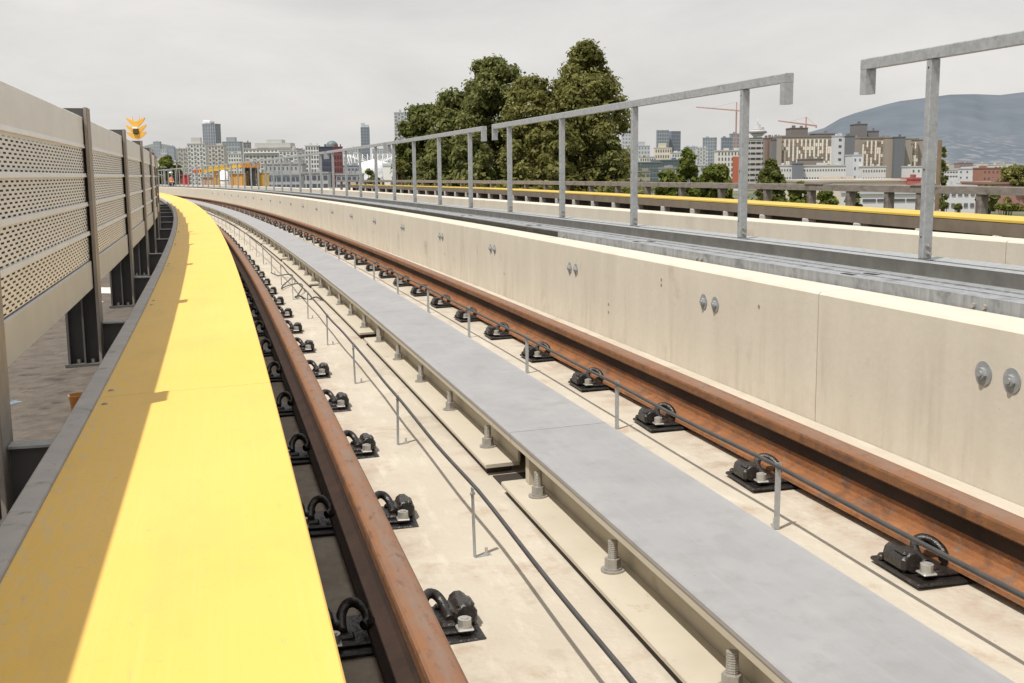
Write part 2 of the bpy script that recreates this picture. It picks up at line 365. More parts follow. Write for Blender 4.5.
# ------------------------------------------------------------------ running rails
half = [(.0,.0012),(.018,.0005),(.027,-.0015),(.033,-.0055),(.0362,-.012),(.037,-.036),(.033,-.041),(.012,-.047),(.0085,-.058),(.008,-.094),(.008,-.128),(.015,-.141),(.068,-.156),(.070,-.168)]
prof = half+[(-d, z) for d, z in half[::-1][:-1]]
nh = len(half); mi = []
for k in range(len(prof)):
    d0, z0 = prof[k]; d1, z1 = prof[(k+1) % len(prof)]; zm = (z0+z1)/2
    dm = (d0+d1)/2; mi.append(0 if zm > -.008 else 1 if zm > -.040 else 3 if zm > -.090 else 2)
miL = [3 if (prof[k][0]+prof[(k+1) % len(prof)][0])/2 > .0 and mi[k] in (2, 3) else mi[k] for k in range(len(prof))]  # outer web and foot coloured near-black, painted shade under the boards
for sgn, lab in ((-1, 'rusty running rail beside the yellow cover boards'), (1, 'rusty running rail beside the concrete parapet wall')):
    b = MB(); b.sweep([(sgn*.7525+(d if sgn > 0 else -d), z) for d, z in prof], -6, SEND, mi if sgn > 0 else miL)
    tag(b.build('running_rail', [M['railtop'], M['railgauge'], M['railweb'], M['railshade']]), lab, 'rail', 'running rails of the near track')
for sgn in (-1, 1):
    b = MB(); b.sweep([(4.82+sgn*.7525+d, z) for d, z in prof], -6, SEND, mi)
    tag(b.build('far_running_rail', [M['railtop'], M['railgauge'], M['railweb'], M['railshade']]), 'rusty rail of the farther track, '+('behind the walkway railing' if sgn < 0 else 'under the far yellow board'), 'rail')

# ------------------------------------------------------------------ rail fasteners
def fast_meshes():
    P = {}
    b = MB(); b.box(-.215, .215, -.115, .115, -.193+.001, -.181, bev=.004)
    b.box(-.16, .16, -.085, .085, -.181, -.170, bev=.004)
    P['base_plate'] = b
    for sg, key in ((1, 'a'), (-1, 'b')):
        s_ = MB()
        # spring housing: ribbed block with rounded back
        s_.box(.150, .212, -.040, .060, -.180, -.136, bev=.010); s_.box(.158, .206, -.034, .020, -.137, -.124, bev=.006)
        s_.box(.135, .160, -.020, .050, -.180, -.142, bev=.006)
        s_.tube([(.180, -.044, -.152), (.180, .064, -.152)], .026, 10); s_.box(.118, .216, .060, .082, -.180, -.160, bev=.006); s_.box(.128, .150, -.012, .060, -.180, -.150, bev=.005)
        s_.box(.110, .150, -.062, -.030, -.180, -.160, bev=.005)
        P['spring_housing'+key] = s_
        c_ = MB()
        arc = [(.138, -.038, -.160), (.137, -.004, -.153), (.132, .026, -.139), (.118, .042, -.124), (.100, .038, -.117), (.084, .020, -.120), (.073, -.002, -.131), (.072, -.022, -.145), (.086, -.036, -.150)]
        pts = []
        for i in range(len(arc)-1):
            a, d_ = Vector(arc[i]), Vector(arc[i+1]); p0 = Vector(arc[max(i-1, 0)]); p3 = Vector(arc[min(i+2, len(arc)-1)])
            for t in (0, .33, .66):
                pts.append(.5*((2*a)+(-p0+d_)*t+(2*p0-5*a+4*d_-p3)*t*t+(-p0+3*a-3*d_+p3)*t**3))
        pts.append(Vector(arc[-1])); c_.tube(pts, .0132, 8)
        P['spring_clip'+key] = c_
        n_ = MB(); n_.box(.145, .187, -.100, -.058, -.1695, -.163, bev=.003); n_.cyl((.166, -.079), .0175, -.163, -.142, 12); n_.cyl((.166, -.079), .010, -.142, -.139, 10)
        P['hold_down_bolt'+key] = n_
        if sg < 0:
            for m_ in (s_, c_, n_): m_.v = [(-x, -y if False else y, z) for x, y, z in m_.v]
    return P
FP = fast_meshes()
fm = {k: v.mesh(k, M['bolt'] if 'bolt' in k else M['black']) for k, v in FP.items()}
joined = MB()
for me_ in fm.values():
    for vv in me_.vertices: vv.co.x *= .94
for k, v in FP.items():
    o = len(joined.v); joined.v += v.v; joined.f += [[o+i for i in f] for f in v.f]; joined.m += [1 if 'bolt' in k else 0]*len(v.f); joined.sm += v.sm
fj = joined.mesh('rail_fastener', [M['black'], M['bolt']])
proto = None
for sgn in (-1, 1):
    grp = 'fasteners along the rail beside the yellow boards' if sgn < 0 else 'fasteners along the rail beside the parapet'
    lab = 'black spring clip fastener holding the rail beside the yellow cover boards' if sgn < 0 else 'black spring clip fastener with bolt holding the rail beside the parapet'
    q = 2.76-2*.905 if sgn > 0 else 2.86-2*.905
    while q < 62:
        loc = pt(q, sgn*.7525, 0); rz = -heading(q)
        if q < 20:
            r_ = empty('rail_fastener', loc, rz+R(rnd.uniform(-3, 3)))
            for k, me in fm.items():
                link(k.rstrip('ab') if k[-1] in 'ab' and k != 'base_plate' else k, me, r_)
        else: r_ = link('rail_fastener', fj, None, loc, rz)
        tag(r_, lab, 'rail fastener', grp); q += .905

# ------------------------------------------------------------------ linear motor reaction rail down the middle
stud = MB(); stud.cyl((0, 0), .032, -.150, -.1455, 20).cyl((0, 0), .024, -.1455, -.141, 16).cyl((0, 0), .0215, -.141, -.116, 6, rot=.4)
zt = -.116
for k in range(9): stud.cyl((0, 0), .0135, zt, zt+.0028, 10, r2=.0122); stud.cyl((0, 0), .0122, zt+.0028, zt+.0052, 10, r2=.0135); zt += .0052
stm = stud.mesh('anchor_stud', M['bolt_dull'])
k = -1
while True:
    j0 = 3.96+3.56*k; j1 = j0+3.56
    if j0 > 60: break
    r_ = empty('reaction_rail', pt(j0, 0, ZS), 0)
    inv = Matrix.Translation(-Vector(pt(j0, 0, ZS)))
    def part(b, name, m):
        o = b.build(name, m, r_); o.data.transform(inv); return o
    b = MB(); b.sweep([(-.178,-.013),(-.178,-.003),(-.174,0),(.174,0),(.178,-.003),(.178,-.013)], j0+.002, j1-.002); part(b, 'aluminium_plate', M['alu'])
    b = MB(); b.sweep(rect(-.175, .175, -.036, -.0135), j0+.004, j1-.004); part(b, 'steel_backing', M['beige'])
    for sg in (-1, 1):
        b = MB(); b.sweep([(sg*a, c_) for a, c_ in [(.100,-.150),(.100,-.037),(.108,-.037),(.108,-.150)]], j0+.15, j1-.10)
        b.sweep([(sg*a, c_) for a, c_ in [(.100,-.164),(.100,-.1505),(.224,-.1505),(.227,-.154),(.227,-.164)]], j0+.16, j1-.07)
        b.sweep([(sg*a, c_) for a, c_ in [(.109,-.150),(.109,-.037),(.15,-.037),(.15,-.150)]], j1-.15, j1-.105)
        part(b, 'support_angle', M['beige'])
        for i in range(5):
            q = j0+.425+.715*i
            x, y, z = pt(q-.008, sg*.157, 0); o = link('anchor_stud', stm, r_); o.location = Vector((x, y, z))-Vector(pt(j0, 0, ZS)); o.rotation_euler = (0, 0, rnd.uniform(0, 1))
    b = MB()
    for sg in (-1, 1): b.sweep([(sg*a, c_) for a, c_ in [(.12,-.1925),(.12,-.1645),(.214,-.1645),(.214,-.1925)]], j0+.20, j1-.09)
    part(b, 'gap_shade_strip', M['dark'])  # added dark strip, paints the shade in the gap under the angles
    b = MB(); b.sweep(rect(-.205, -.05, ZS+.001, ZS+.005), j0-.06, j0+.145); part(b, 'gap_shade_sheet', M['joint'])  # dark sheet on the slab, painted shade of the pit at the joint
    b = MB()
    q = j0+.55
    while q < j1-.3:
        b.sweep([(-.1085-.001,-.060),(-.1085-.001,-.045),(-.107,-.045),(-.107,-.060)], q+.02, q+.05); q += .36
    part(b, 'rust_spots', M['railweb'])
    # pads under the angles, set back from the edge
    b = MB()
    for i in range(5):
        for sg in (-1, 1):
            q = j0+.425+.715*i; b.sweep([(sg*a, c_) for a, c_ in [(.11,-.192),(.11,-.1645),(.185,-.1645),(.185,-.192)]], q-.06, q+.06)
    part(b, 'levelling_pads', M['dark'])
    tag(r_, 'grey topped reaction rail section bolted down midway between the two rails', 'reaction rail', 'reaction rail sections end to end between the rails')
    k += 1

# ------------------------------------------------------------------ thin cables on small brackets, both sides of the reaction rail
def brk(mirror=False):
    b = MB(); h = .207
    b.box(-.0085, .0085, -.0017, .0017, 0, h)
    b.box(-.0085, .0085, -.0017, .050, 0, .0025)
    m1 = b.mesh('upright_strip', M['galv'])
    c_ = MB(); c_.cyl((0, .036), .008, .0025, .006, 10).cyl((0, .036), .0045, .006, .024, 8); m2 = c_.mesh('foot_bolt', M['bolt'])
    d_ = MB(); d_.cyl((0, 0), .0045, -.006, .006, 8, M4=Matrix.Translation((0, 0, h-.018)) @ Matrix.Rotation(math.pi/2, 4, 'X')); m3 = d_.mesh('clamp', M['bolt_dull'])
    return m1, m2, m3
bk = brk()
def support_row(d, s0, ds, n, lab, grp):
    for i in range(n):
        q = s0+ds*i; e_ = empty('cable_bracket', pt(q, d, ZS), -heading(q)+(R(-78) if d < 0 else R(-20))+R(rnd.uniform(-6, 6)))
        e_.rotation_euler[0] = R(rnd.uniform(-1.5, 1.5))
        for nm, me in zip(('upright_strip', 'foot_bolt', 'clamp'), bk): link(nm, me, e_)
        tag(e_, lab, 'bracket', grp)
support_row(-.452, 3.31-2.82, 1.41, 28, 'thin galvanised bracket carrying the cable beside the yellow side rail', 'brackets under the cable near the yellow boards')
support_row(.449, 3.21-2.77, 1.385, 28, 'thin galvanised bracket carrying the cable beside the parapet side rail', 'brackets under the cable near the parapet')
def cable(d, s0, ds, r, lab, wob=.0):
    P = []; q = -3.0
    rr = random.Random(3)
    ph = [rr.uniform(0, 6) for _ in range(4)]
    while q < 42:
        u = ((q-s0)/ds) % 1
        sag = -.004*4*u*(1-u)
        P.append(pt(q, d+wob*math.sin(q*2.1+ph[0])+wob*.6*math.sin(q*5.3+ph[1]), 0.004+sag+wob*.4*math.sin(q*3.7+ph[2])))
        q += .15 if q < 12 else .4
    b = MB(); b.tube(P, r, 8); return tag(b.build('signal_cable', M['cable']), lab, 'cable')
cable(-.452+.007, 3.31, 1.41, .0058, 'thin grey cable strung on brackets beside the yellow side rail', .003)
cable(.449-.008, 3.21, 1.385, .0068, 'thin dark cable strung on brackets beside the parapet side rail', .002)
b = MB(); P = []
for i in range(60):
    t = i/59; P.append(pt(10.4+2.3*t+.25*math.sin(9*t), -.40+.09*math.sin(6+11*t), ZS+.012+.05*abs(math.sin(7*t))))
b.tube(P, .006, 6); tag(b.build('loose_cable', M['cable']), 'loose loops of dark cable lying on the concrete between the rails', 'cable')
b = MB(); P = [pt(10.45-.02*i, -.43+.0125*i, ZS+.012+.015*math.sin(i*.6)) for i in range(20)]; b.tube(P, .007, 6)
tag(b.build('cable_offcut', M['cable']), 'short piece of black cable crossing towards the middle rail', 'cable')

# ------------------------------------------------------------------ yellow cover boards on the grey kerb, conductor rail under them
b = MB(); b.sweep(crect(-1.520, -1.4655, .255, .329, .006), -6, SEND, 0); b.sweep(rect(-1.49, -1.37, ZS-.115, .254), -6, SEND, 1)
tag(b.build('edge_kerb', [M['kerb'], M['brownbeam']]), 'grey kerb edging the yellow cover boards beside the dark gap', 'kerb')
scr = MB(); scr.cyl((0, 0), .0085, 0, .002, 12).cyl((0, 0), .005, .002, .004, 6); scm = scr.mesh('screw_head', M['bolt_dull'])
edges = [3.52+2.42*k for k in range(-4, 41)]
for i in range(len(edges)-1):
    a, c_ = edges[i], min(edges[i+1], SEND)
    b = MB(); b.sweep([(-1.463,.305),(-1.463,.327),(-1.460,.330),(-1.000,.330),(-.997,.327),(-.997,.290),(-1.002,.290),(-1.002,.305)], a+.0012, c_-.0012, [0,0,0,0,0,0,1,1])  # underside faces coloured dark to deepen the shade below
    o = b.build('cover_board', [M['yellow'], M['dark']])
    if a < 30:
        for q in ((a+.09, c_-.11) if a < 14 else (c_-.11,)): link('screw_head', scm, o, pt(q, -1.438, .330), rnd.uniform(0, 1))
    tag(o, 'yellow cover board screwed along the grey kerb beside the near rail', 'cover board', 'yellow cover boards laid end to end')
b = MB(); b.sweep(rect(-1.20, -1.13, .12, .22), -6, SEND); cr = b.build('conductor_rail', M['brownbeam'])
b = MB()
for i in range(60):
    q = -3+1.5*i; b.sweep(rect(-1.366, -1.205, .10, .25), q-.05, q+.05)
b.build('insulator_arms', M['dark'], cr); tag(cr, 'brown conductor rail in the shade under the near yellow boards', 'conductor rail')

# ------------------------------------------------------------------ perforated noise barrier at the edge
def boff(q): return float(np.interp(q, [9, 13, 18, 24, 34], [0, -.015, -.055, -.13, -.30]))
def panel(q0, q1):
    root = empty('barrier_panel', pt(q0, -1.67, .1), 0); base = Vector(pt(q0, -1.67, .1)); inv = Matrix.Translation(-base)
    a, c_ = q0+.01, q1-.01; D = -1.672+boff((q0+q1)/2)
    def P_(b, n, m):
        o = b.build(n, m, root); o.data.transform(inv)
    zt = 1.203
    for z0, z1, nm in ((1.075, zt, 'top_band'), (.445, .570, 'bottom_band')):
        b = MB(); b.sweep([(D-.04, z0), (D-.04, z1), (D-.004, z1), (D, z1-.004), (D, z0+.004), (D-.004, z0)], a, c_); P_(b, nm, M['panel'] if nm == 'top_band' else M['panellow'])
    bands = [(.575, .690), (.700, .818), (.828, .944), (.954, 1.070)]
    for z0, z1 in bands:
        b = MB()
        b.sweep([(D+.004, z1-.004), (D+.001, z1+.0125), (D-.02, z1+.0125), (D-.02, z1-.004)], a, c_)   # rolled ledge between bands
        rows = 9 if q0 < 16 else 5; rh = (z1-z0-.008)/rows; pitch = .088; hl = .046; hh = rh*.46
        def quad(s0, s1, za, zb):
            b.add([pt(s0, D-.008, za), pt(s1, D-.008, za), pt(s1, D-.008, zb), pt(s0, D-.008, zb)], [(0, 1, 2, 3)])
        for r_ in range(rows):
            za = z0+r_*rh; zb = za+(rh-hh)/2; zc = zb+hh; zd = za+rh
            n = int((c_-a)/.5)+1
            for i in range(n):
                s0 = a+(c_-a)*i/n; s1 = a+(c_-a)*(i+1)/n
                quad(s0, s1, za, zb); quad(s0, s1, zc, zd)
            s0 = a; nx = a+.04+(pitch/2 if r_ % 2 else 0)
            while nx < c_-.08:
                quad(s0, nx, zb, zc); s0 = nx+hl; nx += pitch
            quad(s0, c_, zb, zc)
        n = int((c_-a)/.5)+1
        for i in range(n): quad(a+(c_-a)*i/n, a+(c_-a)*(i+1)/n, z1-.008, z1)
        P_(b, 'perforated_sheet', M['panel'])
    b = MB(); b.sweep(rect(D-.10, D-.030, .45, 1.06), a, c_); P_(b, 'absorber_core', M['panelback'])
    b = MB(); b.sweep(rect(D-.106, D-.1015, .445, zt), a, c_); P_(b, 'back_sheet', M['panel'])
    return tag(root, 'grey perforated noise barrier panel between two dark columns beside the yellow boards', 'barrier panel', 'perforated panels of the noise barrier')
cols = [-4.15, -1.65, .85, 3.16, 5.62, 8.02, 10.40, 12.80, 15.2, 17.6, 20.0, 22.4, 24.8, 27.2, 29.6]
for i, q in enumerate(cols):
    root = empty('barrier_column', pt(q+.07, -1.726+boff(q), .095), -heading(q))
    b = MB(); f0 = .075
    for y0 in (-.070, .062):
        pass
    H_ = 1.150
    z0 = .012
    b.box(.062, .072, -.070, .070, z0, H_, 0)      # front flange
    b.box(-.072, -.062, -.070, .070, z0, H_, 0)
    b.box(-.062, .062, -.006, .006, z0, H_, 0)
    b.box(-.085, .080, -.080, .080, 0, .012, 0)
    b.box(-.004, .004, -.066, -.006, z0, .33, 0)
    b.build('steel_section', M['column'], root)
    b = MB(); b.box(.0725, .0745, -.071, .071, z0, H_, 0); b.box(.061, .0725, -.0735, -.0705, z0, H_, 0); b.build('edge_strip', M['column_edge'], root)
    b = MB(); e_x = .215-boff(q); b.box(.078, e_x, -.006, .006, -.09, .185, 0); b.box(.078, e_x, -.03, .03, .1855, .192, 1)
    b.build('kerb_bracket', [M['column'], M['galv']], root)
    b = MB()
    for sx in (-.03, .03):
        for sy in (-.04, .04): b.cyl((sx, sy), .009, .0125, .03, 6)
    b.build('base_nuts', M['bolt_dull'], root)
    tag(root, 'dark steel column holding the perforated noise barrier panels', 'column', 'columns of the noise barrier')
    if i < len(cols)-1: panel(q+.075, cols[i+1]+.065)

# things left on the service path
def bucket(s_, d):
    r_ = empty('paint_bucket', pt(s_, d, .097), .4)
    b = MB(); n = 24
    ring = [(.045, 0), (.058, .11), (.061, .113), (.061, .12), (.055, .12), (.043, .006)]
    vs = [(r*math.cos(2*math.pi*i/n), r*math.sin(2*math.pi*i/n), z) for r, z in ring for i in range(n)]
    fs = [(k*n+i, k*n+(i+1) % n, (k+1)*n+(i+1) % n, (k+1)*n+i) for k in range(5) for i in range(n)]+[tuple(range(5*n, 6*n)), tuple(range(n))[::-1]]
    b.add(vs, fs, 0, True); b.build('tub', mat('bucket', (.45,.17,.03), (.55,.24,.05), 20, .6, c3=(.75,.68,.5), s3=12, t3=(.55,.6)), r_)
    b = MB(); b.tube([(.061*math.cos(t), .02, .115-.061*math.sin(t)) for t in [math.pi*i/12 for i in range(13)]], .0018, 6); b.build('handle', M['bolt'], r_)
    return tag(r_, 'small rusty orange paint bucket standing by the grey kerb', 'bucket')
bk_ = bucket(4.50, -1.63); bk_.scale = (.62, .62, .6)
def rag(s_, d, c, nm, lab, sx=.10, sy=.07):
    r2 = random.Random(nm); n = 9; vs = []; fs = []
    for i in range(n):
        for j in range(n):
            x = (i/(n-1)-.5)*2*sx; y = (j/(n-1)-.5)*2*sy
            vs.append((x+r2.uniform(-.008, .008), y+r2.uniform(-.008, .008), .002+.035*(1-(2*i/(n-1)-1)**2)*(1-(2*j/(n-1)-1)**2)*r2.uniform(.4, 1)))
    for i in range(n-1):
        for j in range(n-1): fs.append((i*n+j, (i+1)*n+j, (i+1)*n+j+1, i*n+j+1))
    b = MB(); b.add(vs, fs, 0, True); o = b.build(nm, flat(c, .9, .15, nm, 12)); o.location = pt(s_, d, .096); o.rotation_euler = (0, 0, r2.uniform(0, 3))
    return tag(o, lab, 'litter')
rag(4.85, -1.95, (.22,.27,.32), 'blue_rag', 'crumpled pale blue rag on the service path behind the first panel', .05, .04)
rag(9.2, -1.9, (.65,.60,.52), 'torn_sack', 'torn cream paper sack lying on the service path beyond the barrier', .22, .14)
rag(8.4, -1.98, (.60,.54,.44), 'scrap_paper', 'crumpled scrap of cream paper in front of the torn sack', .12, .09)
rag(5.1, -2.05, (.62,.24,.06), 'orange_scrap', 'small orange scrap on the service path beside the blue rag', .07, .05)
b = MB(); P = [pt(4.35+.05*math.cos(t)*1.6, -1.93+.06*math.sin(t), .108+.01*t/6) for t in [i*.4 for i in range(22)]]; b.tube(P, .007, 6)
tag(b.build('rope_coil', flat((.05,.07,.04), .8, .2, 'rope', 30)), 'dark coil of rope on the service path near the blue rag', 'rope')

# ------------------------------------------------------------------ walkway between the tracks
b = MB(); b.sweep(rect(1.435, 1.445, .30, .392), -6, 8.55, 0); b.sweep(rect(1.445, 1.585, .384, .392), -6, SEND, 0); b.sweep(rect(1.576, 1.584, .20, .383), -6, SEND, 1); b.sweep(rect(1.512, 1.516, .3925, .395), -6, SEND, 0); b.sweep(rect(1.47, 1.48, .20, .383), 8.6, SEND, 1)
b.sweep(rect(1.586, 1.592, .372, .397), -6, SEND, 0)
tray = b.build('cable_tray', [M['galvlight'], M['galvdark']])
hole = MB(); hole.box(-.013, .013, -.045, .045, 0, .0015); hm = hole.mesh('slot', M['joint'])
for q in (2.02, 4.49, 6.96, 9.43, 11.9, 14.4):
    for dd in (1.475, 1.552): link('slot', hm, tray, pt(q+(0 if dd > 1.5 else .05), dd, .3925), -heading(q))
nb = MB(); nb.cyl((0, 0), .010, 0, .010, 6, M4=Mx); nbm = nb.mesh('tray_screw', M['bolt_dull'])
for q in (1.2, 3.66, 3.60, 6.0, 5.94, 8.4): link('tray_screw', nbm, tray, pt(q, 1.4345, .36), -heading(q))
tag(tray, 'galvanised cable tray running along behind the concrete parapet', 'cable tray')
b = MB()
ch = [(2.500,.236),(2.500,.308),(2.575,.308),(2.575,.3015),(2.5065,.3015),(2.5065,.2425),(2.575,.2425),(2.575,.236)]
b.sweep(ch, -6, SEND, [1,0,0,0,0,0,0,0]); b.sweep(rect(2.40, 2.56, .218, .2355), -6, SEND, 0); b.sweep(rect(2.66, 2.80, .285, .300), -6, SEND, 0)
beam = b.build('kick_channel', [M['galv'], M['galvdark']]); tag(beam, 'long grey steel channel at the foot of the walkway railing', 'channel')
b = MB(); b.sweep(rect(2.80, 2.86, .196, .27), -6, SEND, 0); b.sweep(rect(3.05, 3.10, .196, .25), -6, SEND, 0); tag(b.build('conduit', M['galvdark']), 'grey conduits lying on the walkway floor behind the railing', 'conduit')
b = MB(); b.sweep(rect(1.95, 2.10, .196, .215), -6, SEND, 0); tag(b.build('floor_strip', M['galvlight']), 'pale galvanised strip on the walkway floor before the railing', 'strip')

# railing sections
posts = [3.5, 5.64, 7.82, 9.96, 12.05, 14.13, 16.16, 18.15, 20.10, 21.96, 23.85, 25.75, 27.65, 29.6]
while posts[-1] < 92: posts.append(posts[-1]+2.0)
def railing(s0, s1, near_end, ps, lab, grp=None, cat='railing'):
    root = empty('railing_section', pt(s0, 2.62, .31)); base = Vector(pt(s0, 2.62, .31)); inv = Matrix.Translation(-base)
    def P_(b, n, m):
        o = b.build(n, m, root); o.data.transform(inv); return o
    d0, d1, zt = 2.588, 2.656, 1.437
    b = MB(); st = .5
    b.sweep([(d0, zt-.06), (d0, zt-.005), (d0+.005, zt), (d1-.005, zt), (d1, zt-.005), (d1, zt-.06)], s0, s1, step=st)
    P_(b, 'top_rail', M['galv'])
    for q, u in ((s0, 1), (s1, -1)):
        b = MB(); lo, hi = (q+.001, q+.061) if u > 0 else (q-.061, q-.001)
        b.sweep(rect(d0+.001, d1-.001, zt-.205, zt-.0605), lo, hi); P_(b, 'end_return', M['galv'])
    for q in ps:
        x, y, z = Vector(pt(q, 2.62, 0))-base
        rz = -heading(q)
        b = MB(); zb = pt(q, 2.62, .309)[2]-base.z; z1 = pt(q, 2.62, zt-.061)[2]-base.z
        b.box(-.029, .029, -.022, .022, zb, z1, bev=.004)
        o = b.build('post', M['galv'], root); o.location = (x, y, 0); o.rotation_euler = (0, 0, rz)
        if q < 26:
            b = MB(); MM = Matrix.Rotation(math.pi/2, 4, 'X')
            for zz, yy in ((zb+.030, .008), (zb+.072, .004)):
                b.cyl((0, 0), .016, .0, .004, 14, M4=Matrix.Translation((yy, -.0222, zz)) @ MM)
                b.cyl((0, 0), .011, .004, .015, 6, M4=Matrix.Translation((yy, -.0222, zz)) @ MM)
            b.build('post_bolts', M['bolt_dull'], o)
            b = MB()
            for zz in (z1-.045, (z1+zb)/2-.05, zb+.12): b.cyl((0, 0), .006, 0, .0012, 10, M4=Matrix.Translation((-.0292, .0, zz)) @ Matrix.Rotation(-math.pi/2, 4, 'Y'))
            b.build('bolt_holes', M['joint'], o)
    return tag(root, lab, cat, grp)
secs = [(-3.0, 6.29), (7.19, 14.86), (15.36, 22.45), (22.80, 30.4)]
q = 30.8
while q < 90: secs.append((q, q+7.6)); q += 8.0
labs = ['galvanised railing section closest to the camera, cut off by the picture edge', 'galvanised railing section of four posts crossing before the tallest tree', 'shorter looking galvanised railing section before the pale bushy tree', 'galvanised railing section before the white dome']
for i, (a, c_) in enumerate(secs):
    ps = [p for p in posts if a+.1 < p < c_-.1]
    if i == 0: ps = [-2.0, .2, 1.4+.4, 3.5, 5.64]
    railing(a, c_, True, ps, labs[i] if i < 4 else 'small distant galvanised railing section far along the walkway', None if i < 4 else 'distant railing sections')
# far side parapet, board, beam and timber fence
b = MB(); a0 = -6
for c_ in [5.95+6.6*k for k in range(0, 15)]+[SEND]:
    b.sweep(crect(3.39, 3.57, ZS-.115, .345, .010), a0, min(c_, SEND)-.003); a0 = c_+.003
    if a0 > SEND-1: break
b.sweep(rect(3.45, 3.5, -.2, .33), -6, SEND, 1)
tag(b.build('far_parapet_wall', [M['wall'], M['joint']]), 'low pale concrete parapet beyond the walkway railing', 'wall')
b = MB(); b.sweep([(5.60,.222),(5.60,.242),(5.603,.245),(5.98,.245),(5.98,.230),(5.606,.230),(5.606,.222)], -6, 52, 0, doff=far_off)
tag(b.build('far_cover_board', M['yellow_far']), 'long yellow cover board edging the farther track', 'cover board')
fb = MB(); fb.sweep(rect(5.60, 5.67, .10, .215), -6, 52, 0, doff=far_off); fb.sweep(rect(5.86, 6.00, -.318, .22), -6, 52, 1, doff=far_off)
fbo = fb.build('far_conductor_beam', [M['brownbeam'], M['dark']]); tag(fbo, 'brown conductor beam in shade under the far yellow board', 'beam')
ib = MB(); ib.box(-.09, .03, -.07, .07, -.14, .0, bev=.01); ib.box(-.05, .06, -.03, .03, -.25, -.14); ibm = ib.mesh('support_block', M['kerb'])
q = 5.0
while q < 50: link('support_block', ibm, fbo, pt(q, 5.68+far_off(q), .098), -heading(q)); q += 1.27
b = MB(); b.sweep(rect(5.30, 5.34, .0, .03), -6, 52); b.sweep(rect(5.36,5.44,-.19,-.02), -6, 52, 0)
tag(b.build('far_power_cable', M['brownbeam']), 'brown cable trunking along the farther track', 'cable')
b = MB(); b.sweep(rect(7.04, 7.16, .362, .445), -6, 54, step=1.0, doff=lambda q: .25*far_off(q))
fence = b.build('timber_rail_fence', M['timber'])
q = 9.0; pl = [10.95, 12.06, 12.72, 13.6, 14.6, 15.9]
while pl[-1] < 52: pl.append(pl[-1]+1.55)
pm = MB(); pm.box(-.05, .05, -.045, .045, -1.0, -.001, bev=.006); pmm = pm.mesh('fence_post', M['timber'])
for q in [-3, 0, 3, 6]+pl: link('fence_post', pmm, fence, pt(q, 7.1+.25*far_off(q), .362), -heading(q))
for q, w_ in ((14.2, .5), (11.9, .3)):
    b = MB(); b.sweep(rect(7.03, 7.18, .446, .465), q, q+w_, doff=lambda q: .25*far_off(q)); b.build('splice_plate', M['timber'], fence)
tag(fence, 'weathered timber rail fence on short posts behind the far yellow board', 'fence')

# orange crown shaped beacon on a pole behind the barrier
base = at(137, 141, 11.4); r_ = empty('orange_beacon', (base.x, base.y, .1))
b = MB(); b.tube([(0, 0, 0), (0, 0, base.z-.1)], .014, 10); b.build('pole', M['galvdark'], r_)
def crescent(z, w_, h_, up):
    b = MB(); n = 14; vs = []
    for i in range(n+1):
        t = i/n*2-1; zo = z+up*abs(t)**1.5*h_; th = .026*(1-abs(t)**2.2)+.010
        for y in (-.012, .012): vs += [(t*w_, y, zo-th*.6), (t*w_, y, zo+th)]
    fs = []
    for i in range(n):
        a = i*4; c_ = a+4
        fs += [(a, c_, c_+1, a+1), (a+2, a+3, c_+3, c_+2), (a+1, c_+1, c_+3, a+3), (a, a+2, c_+2, c_)]
    fs += [(0, 1, 3, 2), (4*n, 4*n+2, 4*n+3, 4*n+1)]
    b.add(vs, fs); return b
zb = base.z-.1
for z, w_, h_ in ((.035, .095, .045), (.085, .098, .065), (.155, .090, .065)):
    b = crescent(zb+z, w_, h_, 1); b.build('orange_crescent', M['orange'], r_)
b = MB()
for x in (-.035, .035): b.cyl((x, 0), .012, zb+.17, zb+.245, 8, r2=.002)
b.build('spike', M['orange'], r_)
b = MB(); b.box(-.028, .028, -.03, -.013, zb+.07, zb+.115, bev=.006); b.build('lamp_box', flat((.10,.07,.02), .6, .1, 'lampbox'), r_)
b = MB(); b.box(-.030, .022, -.034, -.012, zb+.116, zb+.135, bev=.004); b.build('lamp_cap', M['white'], r_)
tag(r_, 'orange crown shaped beacon with tiered arms on a pole above the barrier', 'beacon')

# ------------------------------------------------------------------ work site deck beside the far bend
b = MB(); x0 = at(150, 176, 92).x
b.box(-36, -9.5, 76, 128, -1.5, -.62); struct(b.build('site_platform', M['slab']))
for xx in (-32, -22, -13):
    for yy in (82, 100, 120):
        b = MB(); b.cyl((xx, yy), .6, GZ, -1.5, 16); tag(b.build('platform_pier', M['wall']), 'concrete pier under the work site platform', 'pier', 'platform piers')
ZP = -.62
def sitebox(px0, px1, pt_, Y, c, nm, lab, cat, dep=2.5, bot=ZP, extra=None):
    a = at(px0, 176, Y); c2 = at(px1, 176, Y); zt = at((px0+px1)/2, pt_, Y).z
    r_ = empty(nm, ((a.x+c2.x)/2, Y+dep/2, bot)); W_ = (c2.x-a.x)/2
    b = MB(); b.box(-W_, W_, -dep/2, dep/2, 0, zt-bot, bev=.04)
    n = max(2, int(W_*2/.35))
    for i in range(n): b.box(-W_+2*W_*(i+.3)/n, -W_+2*W_*(i+.7)/n, -dep/2-.04, -dep/2-.002, .15, zt-bot-.15)
    b.build('ribbed_shell', flat(c, .6, .12, nm, .8), r_)
    b = MB(); b.box(-W_-.05, W_+.05, -dep/2-.08, dep/2+.05, zt-bot+.003, zt-bot+.09, bev=.02); b.build('roof_edge', flat(tuple(k*.6 for k in c), .7, .1, 'edge', .8), r_)
    return tag(r_, lab, cat)
sitebox(181.3, 186.2, 176, 88, (.50,.03,.04), 'red_cabin', 'narrow red site cabin standing behind the distant railing', 'cabin', 1.0)
